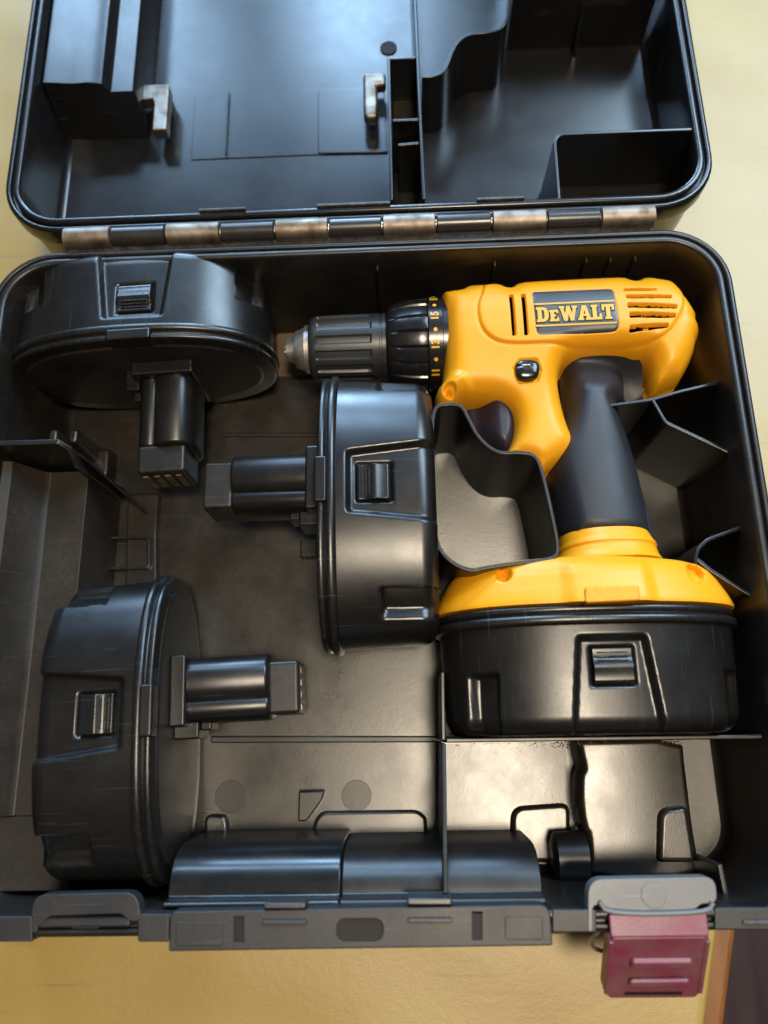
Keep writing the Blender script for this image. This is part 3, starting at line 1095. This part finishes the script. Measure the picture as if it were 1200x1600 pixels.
def drum_mesh():
    xs_ = list(np.concatenate([[-62, -61.9, -61.5, -60.8, -59.8, -58.5, -57, -55.3], np.linspace(-53.5, -12, 44), [-11, -10.4, -10]]))
    loops = []
    for x in xs_:
        e = max(0.0, (-53 - x) / 9.0)
        ins = 9.0 * (1 - math.sqrt(max(0, 1 - e * e))) if e > 0 else 0
        tap = 0.03 * (-10 - x) / 52
        lp = even_loop(BA * (1 - tap) - ins, BB * (1 - tap) - ins, x)
        Y, Z = lp[:, 1].copy(), lp[:, 2].copy()
        # channel on both broad sides
        w = 15.5 + 6.0 * (-10 - x) / 52
        inb = sstep(-1.6, 1.6, w - np.abs(Y - CB)) * sstep(-14.5, -17.5, x)
        onb = (np.abs(Z) > 20)
        dz = 4.2 * inb * onb
        # button well
        wl = sstep(-.8, .8, 10.6 - np.abs(Y - CB)) * sstep(-15.5 - 4, -16.6 - 4, x) * sstep(-39.6, -38.4, x) * onb
        dz = dz + 2.6 * wl
        Z = Z - np.sign(Z) * dz
        # notches near the narrow ends, open towards the pack's bottom
        for yc, hw in ((58, 6.5), (-68, 5.5)):
            nt_ = sstep(-1.1, 1.1, hw - np.abs(Y - yc)) * sstep(-31, -34, x) * (np.abs(Z) > 6)
            sc = 1 - nt_ * 5.0 / np.hypot(Y, Z)
            Y, Z = Y * sc, Z * (sc - nt_ * .06)
        lp[:, 1], lp[:, 2] = Y, Z
        loops.append(lp.tolist())
    # flange: two rolled rings
    for x, a in ((-9.8, .6), (-9.2, 2.6), (-8.4, 3.3), (-6.8, 3.5), (-5.4, 3.2), (-4.8, 2.2), (-4.5, 1.2), (-4.0, 1.0), (-3.4, 1.6), (-2.9, 2.1), (-1.2, 2.2), (-.4, 1.7), (0, .6)):
        loops.append(even_loop(BA + a - .6, BB + a - .6, x).tolist())
    return loft(loops)


def obj_l(name, vf, mat, parent, **kw):
    return obj(name, vf[0], vf[1], M[mat], parent, local=True, **kw)


def capsule_x(x0, x1, yc, zc, ry, rz, n=36, r_end=2.0, p=2.3):
    t = np.linspace(0, 2 * np.pi, n, endpoint=False)
    lp = []
    for x, k in ((x0, 0), (x1 - r_end, 0), (x1 - r_end * .4, r_end * .25), (x1, r_end * .8)):
        c, s = np.cos(t), np.sin(t)
        lp.append([(x, yc + (ry - k) * np.sign(a) * abs(a) ** (2 / p), zc + (rz - k) * np.sign(b) * abs(b) ** (2 / p)) for a, b in zip(c, s)])
    return loft(lp)


def bx(x0, x1, y0, y1, z0, z1):
    return box(x0, x1, y0, y1, z0, z1)


def build_pack_parts(root, stem=True):
    h = obj_l('housing', drum_mesh(), 'batt', root, sharp=60)
    # face plate, slightly sunk
    fp = []
    for x, k in ((-1, 6), (-.2, 6.2), (.7, 7.2), (.9, 9)):
        fp.append(even_loop(BA - k, BB - k, x, 200).tolist())
    obj_l('face_plate', loft(fp), 'battface', root)
    for sgn in (1, -1):
        zb = sgn * (BB - 5.4)
        # rocking release button: a ridged pad with a rolled lip
        pr_ = [(-37.8, -2), (-37.8, 1.2), (-36.8, 2.0), (-32.5, 2.3), (-31.2, 3.0), (-29.6, 3.2), (-28.2, 2.6), (-26.5, 1.4), (-24.5, 1.2), (-21.4, 1.6), (-20.8, 0.8), (-20.8, -2)]
        V = [(x, CB - 9.6, zb + sgn * z) for x, z in pr_] + [(x, CB + 9.6, zb + sgn * z) for x, z in pr_]
        n = len(pr_)
        b_ = obj_l('release_button', (V, [list(range(n)), list(range(n, 2 * n))[::-1]] + [[i, (i + 1) % n, n + (i + 1) % n, n + i] for i in range(n)]),
                   'button', root, bevel=.7, seg=3)
        for x in (-23.2, -25.2, -27.0):
            z0, z1 = sorted((zb + sgn * .6, zb + sgn * (2.2 if x > -26 else 2.9)))
            obj_l('grip_ridge', bx(x - .35, x + .35, CB - 7.6, CB + 7.6, z0, z1), 'button', b_, bevel=.25)
        z0, z1 = sorted((sgn * (BB - 6), sgn * (BB + 4.2)))
        obj_l('catch_clip', bx(-5.5, 1.2, CB - 12.5, CB + 12.5, z0, z1), 'stem', root, bevel=1.4, seg=3)
    if stem:
        # stem: two fused lobes on a stepped foot, ending in the terminal cap
        s_ = obj_l('stem', merge(capsule_x(0, 52, CY - 3.2, 0, 13.5, 19.5, p=2.6), capsule_x(0, 52, CY + 10.5, 0, 8.0, 15.5, p=2.4)), 'stem', root)
        obj_l('stem_collar', bx(.6, 9.5, CY - 17, CY + 20, -22, 22), 'stem', s_, bevel=1.6, seg=3)
        obj_l('stem_foot', merge(bx(.6, 14, CY + 17.5, CY + 26, -12, 10), bx(14.1, 20, CY + 17.5, CY + 22, -9, 7)), 'stem', s_, bevel=1.0)
        cap = obj_l('terminal_cap', bx(51, 68, CY - 11.5, CY + 16, -15, 14.5), 'battface', root, bevel=2.2, seg=4)
        for i in range(4):
            obj_l('terminal', bx(67.6, 68.6, CY - 8 + 6.4 * i, CY - 4.6 + 6.4 * i, -9, 10), 'hinge', cap, bevel=.4)


def children(o):
    return [c for c in bpy.data.objects if c.parent == o]


def copy_parts(src, dst):
    for ch in children(src):
        c = ch.copy()
        COL.objects.link(c)
        c.parent = dst
        for g_ in children(ch):
            q = g_.copy()
            COL.objects.link(q)
            q.parent = c


GR = 'loose battery packs lying in the case'
ZB = FL + 47.5
pk = empty('battery_pack', (-20.5, 41.5, ZB + 3), 'black battery pack left of the trigger bay, its stem pointing left', 'battery pack', GR, (0, 0, math.pi))
build_pack_parts(pk)
for loc, rot, lab in (((-101, -72, ZB - 4), (math.pi, 0, math.radians(2)), 'black battery pack near the front of the case, its stem pointing right to the middle'),
                      ((-131, 133, ZB), (math.pi, 0, math.radians(-88)), 'shiny black battery pack in the back left corner, its stem pointing to the front')):
    c = empty('battery_pack', loc, lab, 'battery pack', GR, rot)
    copy_parts(pk, c)

# ------------------------------------------------------------------ the drill
drill = empty('cordless_drill', (95, 80, FL), 'yellow and black cordless drill lying on its side with keyless chuck and battery fitted', 'drill')
ZC = 53.0
body_px = [(687, 461), (690, 457), (704, 456), (718, 455), (726, 450), (735, 447), (768, 446), (785, 449), (794, 455), (799, 450), (806, 446), (835, 443), (870, 441.5),
           (900, 440), (935, 438.5), (965, 437), (976, 438), (983, 443), (991, 443), (997, 438), (1010, 437), (1030, 441), (1046, 449), (1050, 457), (1062, 470), (1072, 484),
           (1079, 497), (1085, 505), (1083, 514), (1088, 521), (1089, 534), (1084, 545), (1083, 556), (1077, 572), (1068, 588), (1060, 600), (1040, 607), (1020, 616),
           (1014, 600), (1011, 580), (1003, 563), (993, 556), (975, 553.5), (940, 554), (900, 557), (886, 562), (878, 574), (876, 592), (880, 615), (886, 640), (893, 662),
           (902, 682), (904, 694), (897, 706), (880, 718), (862, 727), (848, 737), (838, 730), (825, 722), (800, 716), (787, 707), (797, 691), (803, 670), (802, 650),
           (796, 636), (785, 627), (768, 622), (740, 621), (722, 623), (712, 628), (700, 633), (686, 633), (680, 622), (681, 608), (689, 599), (692, 580), (691, 540), (689, 500)]
def body_edge(a, b):
    if a > 1040 or (a > 1018 and b > 590):
        return 67          # rounded tail
    if a < 700:
        return 72          # nose
    if b < 480:
        return 71          # upper edge of the barrel
    if a > 1000 and b > 560:
        return 69          # inside of the tail
    return 62 if b < 550 else 74


body_o = chaikin([tuple(P(a, b, body_edge(a, b))[:2]) for a, b in body_px], 1)
zt = 86.0
panel_o = chaikin(PL([(754, 455), (748, 470), (746, 488), (752, 514), (770, 531), (798, 537), (852, 535), (978, 531), (1028, 529), (1048, 516), (1060, 497), (1068, 482), (1072, 440), (1040, 415), (760, 425)], zt), 2)
slots = []
for x0, y0, x1, y1, w in ((798, 462, 803, 526, 5), (817, 461, 822, 525, 5.5)):
    slots.append((PL([(x0 - w / 2, y0), (x0 + w / 2, y0), (x1 + w / 2, y1), (x1 - w / 2, y1)], zt), 0))
for x0, x1, ya_, yb__, w in ((975, 1024, 454, 454, 3.2), (978, 1047, 466, 467, 4.5), (980, 1055, 480, 483, 6), (983, 1053, 495, 497, 7), (984, 1042, 515, 512, 7)):
    xm = (x0 + x1) / 2
    slots.append((PL([(x0, ya_ - w / 2), (xm, (ya_ + yb__) / 2 - w / 2 - 1), (x1, yb__ - w / 2), (x1, yb__ + w / 4), (xm, (ya_ + yb__) / 2 + w / 2 - .5), (x0, ya_ + w / 2)], zt), 1))
strut_x = (P(1004, 490, zt)[0], P(1014, 490, zt)[0])
label_o = roundcorner(PL([(831, 457), (957, 452), (967, 518), (838, 526)], zt), [2, 3, 4, 4], True)
scr = P(703, 606, 82)
scr2 = P(702, 611, 80)
swx = PL([(824, 574)], 85)[0]


class Field:
    """height profile over an outline, softened where the distance field has creases"""
    def __init__(self, outline, fun, step=1.0, blur=5, lo=2.0, hi=9.0):
        o = np.asarray(outline, float)
        self.x0, self.y0 = o.min(0) - 8
        nx, ny = ((o.max(0) + 8 - (self.x0, self.y0)) / step).astype(int) + 2
        self.step = step
        X, Y = np.meshgrid(self.x0 + step * np.arange(nx), self.y0 + step * np.arange(ny), indexing='ij')
        D = sdist(o, X, Y)
        m = (D > 0).astype(float)
        A = fun(X, Y, np.maximum(D, 0)) * m
        B, Wt = A.copy(), m.copy()
        for _ in range(blur):
            for ax in (0, 1):
                B = (np.roll(B, 1, ax) + 2 * B + np.roll(B, -1, ax)) / 4
                Wt = (np.roll(Wt, 1, ax) + 2 * Wt + np.roll(Wt, -1, ax)) / 4
        self.delta = (B / np.maximum(Wt, 1e-6) - A) * sstep(lo, hi, D)

    def __call__(self, X, Y):
        u = (np.asarray(X) - self.x0) / self.step
        v = (np.asarray(Y) - self.y0) / self.step
        i = np.clip(u.astype(int), 0, self.delta.shape[0] - 2)
        j = np.clip(v.astype(int), 0, self.delta.shape[1] - 2)
        a, b = np.clip(u - i, 0, 1), np.clip(v - j, 0, 1)
        g = self.delta
        return g[i, j] * (1 - a) * (1 - b) + g[i + 1, j] * a * (1 - b) + g[i, j + 1] * (1 - a) * b + g[i + 1, j + 1] * a * b


def body_raw(X, Y, d):
    t = np.clip(d / 13.0, 0, 1)
    return body_H(X, Y) * (1 - (1 - t) ** 2.5) ** (1 / 2.5)


def body_base(X, Y, d, H):
    return ZC + body_raw(X, Y, d) + body_soft(X, Y) - 6.0 * sstep(152, 186, Y) * np.clip(d / 8, 0, 1)


def body_H(X, Y):
    return 27.5 + 6.5 * sstep(95, 145, Y)


body_soft = Field(body_o, body_raw, 1.0, 9, 1.5, 7.0)


def body_top(X, Y, d, detail=True):
    Z = body_base(X, Y, d, body_H(X, Y))
    pd = sdist(panel_o, X, Y)
    Z = Z + 1.5 * sstep(-.8, .8, pd) - 0.9 * np.exp(-(pd / 1.1) ** 2)
    # shallow dish for the name plate
    ld = sdist(label_o, X, Y)
    Z = Z - 0.7 * sstep(-.6, .4, ld)
    if detail:
        r = np.hypot(X - scr[0], Y - scr[1])
        Z = Z - 4.0 * sstep(4.2, 2.6, r) - 4 * sstep(1.6, .9, np.hypot(X - scr2[0], Y - scr2[1]))
        Z = Z + 2.2 * sstep(13, 7.5, np.hypot(X - scr[0] - 2, Y - scr[1] + 1)) - 0 * r
        # soft crease from the nose down the front of the handle
        Z = Z + 1.2 * np.exp(-((Y - P(760, 600, 80)[1]) / 6.0) ** 2) * sstep(P(790, 600, 80)[0], P(700, 600, 80)[0], X)
        for o_, kind in slots:
            sd = sdist(o_, X, Y)
            dep = 3.5 * sstep(-.45, .25, sd)
            if kind:
                dep = np.where((X > strut_x[0]) & (X < strut_x[1]), np.minimum(dep, 4.0), dep)
            Z = Z - dep
        bd = sdist(PL([(806, 572), (814, 561), (838, 560), (845, 574), (840, 588), (814, 590)], 86), X, Y)
        Z = Z - 1.6 * np.exp(-(bd / 1.2) ** 2) * (bd < 1)
    return Z


V, F, nt_ = relief(body_o, lambda X, Y, d: body_top(X, Y, d), lambda X, Y, d: 2 * ZC - body_base(X, Y, d, body_H(X, Y)), 0.4)
Fa = np.array([np.mean(V[f, :2], axis=0) for f in F[:nt_]])
cut = np.zeros(nt_, bool)
for o_, kind in slots:
    cut |= sdist(o_, Fa[:, 0], Fa[:, 1]) > .2
F = [f for i, f in enumerate(F) if i >= nt_ or not cut[i]]
body = obj('body', V, F, M['yellow'], drill, sharp=180)
m0, m1 = P(792, 530, 80), P(1058, 450, 80)
obj('vent_shade_block', *lathe_x([(m0[0], 4), (m0[0], 22), (m1[0] - 14, 22), (m1[0], 15), (m1[0], 3)], (m0[1] + m1[1]) / 2 + 4, ZC + 2, 32), M['dark'], drill)  # dark block, added behind the vents to fill them with shade
sx_ = P(1009, 490, zt)
obj('vent_strut', *box(sx_[0] - 1.6, sx_[0] + 1.6, P(1009, 520, zt)[1], P(1009, 450, zt)[1], ZC + 22, ZC + 29.5), M['yellow'], drill)

# name plate following the body's curve, and its raised lettering
def body_d(X, Y):
    return np.maximum(0, sdist(body_o, X, Y))


def plate_z(X, Y):
    X, Y = np.asarray(X, float), np.asarray(Y, float)
    return body_top(X, Y, body_d(X, Y), False)


V, F, _ = relief(label_o, lambda X, Y, d: plate_z(X, Y) + .5 * np.clip(d / .7, .1, 1), lambda X, Y, d: plate_z(X, Y) - .8, 0.7)
plate = obj('name_plate', V, F, M['plate'], drill, sharp=60)
GL = {
    'D': [[(0, 0), (0, .17), (.1, .17), (.1, .83), (0, .83), (0, 1), (.56, 1), (.8, .91), (.92, .72), (.94, .5), (.92, .28), (.8, .09), (.56, 0)],
          [(.42, .2), (.52, .2), (.6, .32), (.61, .5), (.6, .68), (.52, .8), (.42, .8)]],
    'e': [[(0, 0), (0, .14), (.08, .14), (.08, .64), (0, .64), (0, .78), (.70, .78), (.70, .52), (.56, .52), (.56, .62), (.37, .62), (.37, .47), (.5, .47), (.5, .32), (.37, .32), (.37, .16), (.57, .16), (.57, .28), (.72, .28), (.72, 0)]],
    'W': [[(0, 1), (0, .85), (.09, .85), (.32, 0), (.58, 0), (.70, .45), (.82, 0), (1.08, 0), (1.31, .85), (1.40, .85), (1.40, 1), (.97, 1), (.97, .85), (1.05, .85), (.96, .45), (.83, 1), (.57, 1), (.44, .45), (.35, .85), (.43, .85), (.43, 1)]],
    'A': [[(0, 0), (0, .15), (.09, .15), (.36, 1), (.70, 1), (.97, .15), (1.06, .15), (1.06, 0), (.6, 0), (.6, .15), (.67, .15), (.64, .27), (.42, .27), (.39, .15), (.46, .15), (.46, 0)],
          [(.46, .42), (.60, .42), (.53, .68)]],
    'L': [[(0, 0), (0, .16), (.1, .16), (.1, .84), (0, .84), (0, 1), (.52, 1), (.52, .84), (.42, .84), (.42, .18), (.6, .18), (.6, .4), (.8, .4), (.8, 0)]],
    'T': [[(.2, 0), (.2, .16), (.31, .16), (.31, .82), (.19, .82), (.19, .60), (0, .60), (0, 1), (.94, 1), (.94, .60), (.75, .60), (.75, .82), (.63, .82), (.63, .16), (.74, .16), (.74, 0)]],
}
corner = [P(838, 507, zt), P(960, 501.5, zt), P(836, 484, zt)]
ux, uy = (corner[1] - corner[0])[:2], (corner[2] - corner[0])[:2]
adv, cur = [], 0
for ch, w in zip('DeWALT', (.96, .74, 1.36, 1.02, .80, .94)):
    adv.append((ch, cur))
    cur += w + .02


def on_plate(V, lift):
    V = np.asarray(V)
    q = corner[0][:2] + np.outer(V[:, 0] / cur, ux) + np.outer(V[:, 1], uy)
    return np.column_stack([q, plate_z(q[:, 0], q[:, 1]) + .5 + lift + V[:, 2]])


for lift, off, mat, nm in ((0.12, .055, 'dark', 'letter_outline'), (.30, 0.0, 'letter', 'lettering')):
    for ch, x in adv:
        Vg, Fg = splines_mesh('g', [[(a + x, b) for a, b in p] for p in GL[ch]], 0.10, off)
        obj(nm, on_plate(Vg, lift), Fg, M[mat], plate, smooth=False)
for y0 in (-.30, 1.16):
    V = [(-.1, y0, -.1), (cur + .1, y0, -.1), (cur + .1, y0 + .10, -.1), (-.1, y0 + .10, -.1)]
    nseg = 12
    V, F = [], []
    for i in range(nseg + 1):
        x = -.1 + (cur + .2) * i / nseg
        for yy, zz in ((y0, -.1), (y0, .12), (y0 + .11, .12), (y0 + .11, -.1)):
            V.append((x, yy, zz))
    for i in range(nseg):
        for k_ in range(4):
            F.append([i * 4 + k_, i * 4 + (k_ + 1) % 4, (i + 1) * 4 + (k_ + 1) % 4, (i + 1) * 4 + k_])
    obj('rule', on_plate(V, .25), F, M['letter'], plate, smooth=False)

# direction switch
sw_o = chaikin(PL([(805, 573), (808, 561), (825, 558), (842, 561), (845, 573), (842, 587), (825, 591), (808, 588)], 86), 2)
zs = float(plate_z([swx[0]], [swx[1]])[0])
V, F, _ = relief(sw_o, lambda X, Y, d: zs + .2 + 2.2 * np.sqrt(1 - (1 - np.clip(d / 5, 0, 1)) ** 2) - .5 * np.exp(-((Y - swx[1] - 1) / .7) ** 2) * sstep(swx[0] + 4, swx[0] + 1, X),
                 lambda X, Y, d: zs - 6 + 0 * d, .4)
obj('direction_switch', V, F, M['button'], drill, sharp=70)

# grip
gp = [(870, 552), (890, 538), (1010, 538), (1026, 560), (1026, 612), (1005, 626), (955, 640), (962, 655), (975, 690), (990, 727), (1004, 770), (1014, 805),
      (1020, 838), (1018, 856), (980, 862), (900, 862), (874, 856), (866, 815), (858, 772), (849, 738), (858, 712), (872, 690), (880, 640)]
g_o = chaikin(PL(gp, 53), 2)
ga, gb = P(908, 560, 70)[:2], P(946, 855, 70)[:2]
gd = (gb - ga) / np.linalg.norm(gb - ga)


web_x = P(1012, 590, 66)[0]
web_y0, web_y1 = P(980, 628, 56)[1], P(960, 556, 70)[1]


def grip_top(X, Y, d):
    s = (X - ga[0]) * (-gd[1]) * -1 + (Y - ga[1]) * -gd[0]
    along = ((X - ga[0]) * gd[0] + (Y - ga[1]) * gd[1]) / np.linalg.norm(gb - ga)
    w = 25 + 4.5 * np.clip(along, 0, 1) - 3 * np.exp(-((along - .45) / .25) ** 2) * 0
    H = 26 + 3.5 * np.clip(along, 0, 1)
    core = H * (.55 + .45 * sstep(-.02, .22, along)) * (1 - np.minimum(1, np.abs(s / w) ** 2.3)) ** (1 / 2.3)
    web = 1 + 16 * np.clip((Y - web_y0) / (web_y1 - web_y0), 0, 1.05) ** 2.2 + 2 * sstep(web_x - 9, web_x + 1, X)
    e = np.clip(d / 12, 0, 1)
    edge = (1 - (1 - e) ** 2.2) ** (1 / 2.2)
    return ZC + 2.2 * np.log(np.exp(core / 2.2) + np.exp(web / 2.2)) * edge


V, F, _ = relief(g_o, grip_top, lambda X, Y, d: 2 * ZC - grip_top(X, Y, d), .7)
obj('grip', V, F, M['rubber'], drill, sharp=180)

# trigger
tg = chaikin(PL([(728, 655), (724, 632), (745, 616), (775, 614), (800, 628), (812, 655), (810, 690), (794, 715), (772, 706), (752, 690), (735, 670)], 60), 2)
tr0, tr1 = P(765, 650, 66)[0], P(800, 650, 66)[0]
V, F, _ = relief(tg, lambda X, Y, d: ZC + (5 + 12 * sstep(tr0 - 8, tr0 + 6, X)) * np.sqrt(1 - (1 - np.clip(d / 8, 0, 1)) ** 2) + .2, lambda X, Y, d: ZC - 15 * np.sqrt(1 - (1 - np.clip(d / 8, 0, 1)) ** 2), .7)
obj('trigger', V, F, M['trigger'], drill, sharp=180)

# chuck, clutch ring and number ring
cy_, cz_ = P(640, 540, 53)[1], 53.0
cx = lambda px: P(px, 540, 60)[0]
fl8 = lambda x, t: 0.0
x0, x1 = cx(484), cx(606)
def flutes(x, t):
    u = (x - x0) / (x1 - x0)
    if 0.10 < u < 0.80:
        k = .5 + .5 * math.cos(t * 14)
        return -1.3 * (1 if k > .6 else max(0, (k - .35) / .25) if k > .35 else 0)
    return 0
pr_ = [(x0 - .2, 12)] + [(x0 + (x1 - x0) * u, r) for u, r in ((0, 17.0), (.02, 18.6), (.05, 19.6), (.095, 20.0), (.11, 20.0), (.14, 20.1), (.2, 20.2), (.3, 20.3), (.45, 20.4), (.6, 20.5),
                                                              (.74, 20.5), (.785, 20.5), (.81, 20.5), (.86, 20.5), (.90, 20.5), (.905, 19.7), (.93, 19.7), (.935, 20.4), (.98, 20.4), (1.0, 19))]
chuck = obj('chuck', *lathe_x(pr_, cy_ - .5, cz_, 224, flutes), M['chuck'], drill, sharp=35)
xa, xb2 = cx(445), cx(486)
obj('chuck_nose', *lathe_x([(xa + 3, 2.6), (xa, 3.0), (xa - .2, 4.5), (xa + .6, 6.8), (xa + 5.5, 8.2), (xa + 5.8, 10.6), (xa + 6.4, 11.4), (xa + 12.0, 13.4), (xa + 12.4, 14.6), (xb2, 14.9), (xb2, 3)], cy_ - .5, cz_, 64),
    M['steel'], chuck)
for k_ in range(3):
    t = k_ * 2 * math.pi / 3 + .5
    c = np.array([0, math.cos(t), math.sin(t)])
    obj('jaw', *merge(lathe_x([(xa - 1.2, .8), (xa - .8, 1.4), (xa + 6, 1.6)], cy_ - .5 + c[1] * 1.9, cz_ + c[2] * 1.9, 8)), M['steel'], chuck)
xc0, xc1, xc2 = cx(604), cx(668), cx(691)
def lobes(x, t):
    u = (x - xc0) / (xc1 - xc0)
    a = min(1, max(0, (u - .12) / .25))
    k = abs(math.sin(t * 9))
    return -a * 1.7 * max(0, 1 - k / .35)
pr_ = [(xc0 - .5, 15), (xc0, 19.5), (xc0 + .6, 22), (xc0 + 2, 24), (xc0 + 5, 25.2), (xc0 + 9, 26.3), (xc0 + 14, 27.1), (xc0 + 19, 27.5), (xc1 - .8, 27.7), (xc1 - .2, 27.5), (xc1, 26)]
clutch = obj('clutch_ring', *lathe_x(pr_, cy_, cz_, 288, lobes), M['clutch'], drill, sharp=35)
RN = 28.4
obj('number_ring', *lathe_x([(xc1 - .2, 24), (xc1 + .1, RN - .4), (xc1 + .5, RN), (xc2 - .4, RN), (xc2, RN - .5), (xc2 + 3, RN - .6)], cy_, cz_, 128), M['clutch'], drill, sharp=35)
xm = (xc1 + xc2) / 2 - .2


def wrap(V, ang):
    """flat (x along the rim, y towards the nose) onto the ring"""
    V = np.asarray(V)
    t = math.radians(90 - ang) - V[:, 0] / RN
    r = RN + .12 + V[:, 2]
    return np.column_stack([xm - V[:, 1], cy_ + r * np.cos(t), cz_ + r * np.sin(t)])


for num, ang in (('11', -63), ('13', -28), ('15', 7), ('17', 42), ('1', 77)):
    Vg, Fg = text_mesh(num, .06, .035)
    Vg = Vg * np.array([6.2, 6.2, 1])
    obj('number', wrap(Vg, ang), Fg, M['print'], clutch, smooth=False)
for ang in (-45.5, -10.5, 24.5, 59.5):
    Vd, Fd = prism([(1.15 * math.cos(t * .3927), 1.15 * math.sin(t * .3927)) for t in range(16)], 0, .15)
    obj('dot', wrap(Vd, ang), Fd, M['print'], clutch, smooth=False)

# foot: a domed oval that widens from the collar to the battery flange (axis along y)
FX, FZ = 119.5, 54.0
FYF = P(914, 942, 98)[1]


def ovl(xc, a, b, y, zc, n=240, p=2.35):
    lp = even_loop(a, b, 0, n, p)
    return [(xc + q[1], y, zc + q[2]) for q in lp]


yc0, yc1 = P(955, 838, 84)[1], P(955, 868, 86)[1]
xcol = P(955, 850, 70)[0]
spec_ = [(yc0 + 6, xcol - 1, 24.5, 28), (yc0 + .6, xcol, 26, 30.2), (yc0, xcol, 26.6, 30.8), (yc0 - 1.8, xcol, 27.2, 31.4), (yc0 - 2.4, xcol, 26.5, 30.8), (yc0 - 3.0, xcol, 26.6, 30.8), (yc0 - 7, xcol - .5, 28.2, 31.8),
         (yc1 + 1.5, xcol - 1, 30.0, 33), (yc1, xcol - 1, 31, 34)]
ytop = yc1 - .5
H_ = ytop - FYF
for u, a, b, xs2 in ((0.01, 44, 36, -4), (.04, 56, 37.6, -2.5), (.08, 63, 39, -1.2), (.15, 68, 40.6, -.5), (.27, 71.5, 42.4, 0), (.42, 74, 44, 0), (.6, 76.5, 45.2, 0), (.74, 78.5, 46.2, 0), (.86, 79.8, 46.9, 0), (.95, 80.6, 47.3, 0), (1.0, 80.4, 47.2, 0)):
    spec_.append((ytop - H_ * u, FX + xs2, a, b))
loops = []
tabx = P(950, 905, 99)[0]
fine = []
for (ya_, xa_, aa, ba), (yb__, xb_, ab, bb) in zip(spec_[:-1], spec_[1:]):
    m = max(1, int(abs(yb__ - ya_) / .8))
    for i in range(m):
        t = i / m
        fine.append((ya_ + (yb__ - ya_) * t, xa_ + (xb_ - xa_) * t, aa + (ab - aa) * t, ba + (bb - ba) * t))
fine.append(spec_[-1])
for y, xc, a, b in fine:
    lp = np.array(ovl(xc, a, b, y, FZ, 420))
    up = np.sign(lp[:, 2] - FZ)
    on = (np.abs(lp[:, 2] - FZ) > 15)
    tabw = sstep(-5, 4, 20 - np.abs(lp[:, 0] - tabx)) * sstep(ytop - 1, ytop - 7, y)
    lp[:, 2] += up * on * 2.6 * tabw
    for px_, py_, r_ in ((787, 898, 4.2), (1092, 893, 5.6)):
        s_ = P(px_, py_, 90)
        rr = np.hypot(lp[:, 0] - s_[0], lp[:, 1] - s_[1])
        lp[:, 2] -= np.where(lp[:, 2] > FZ, 6 * sstep(r_, r_ * .7, rr), 0)
    loops.append(lp.tolist())
foot = obj('foot', *loft(loops), M['yellow'], drill, sharp=60)
obj('latch_catch', *merge(prism(roundcorner(PL([(914, 942), (1001, 938), (999, 914), (914, 916)], 104.5), 2, True), 84, 104.8)), M['yellow'], drill, bevel=1.0)
# fitted battery: same pack, without the stem that is inside the handle
fit = obj('fitted_battery_pack', *loft([even_loop(40, 28, x, 120).tolist() for x in (-8, 3)]), M['dark'], None, local=True)
fit.parent = drill
fit.location = (Vector((FX, FYF - 1.0, FZ)) - Vector((95, 80, FL))) * S
fit.rotation_euler = (0, 0, math.pi / 2)


class _R:
    pass


tmp = empty('tmp', (0, 0, 0), 'x', 'x')
for ch in children(pk):
    if ch.name.split('.')[0] in ('stem', 'terminal_cap', 'catch_clip'):
        continue
    c = ch.copy()
    COL.objects.link(c)
    c.parent = fit
    if ch.name.startswith('release_button'):
        # its ridges would be a fourth level: join them into the copied button's mesh
        bm = bmesh.new()
        bm.from_mesh(ch.data)
        for g_ in children(ch):
            bm.from_mesh(g_.data)
        me = bpy.data.meshes.new('release_button')
        bm.to_mesh(me)
        bm.free()
        for mm in ch.data.materials:
            me.materials.append(mm)
        c.data = me
bpy.data.objects.remove(tmp)
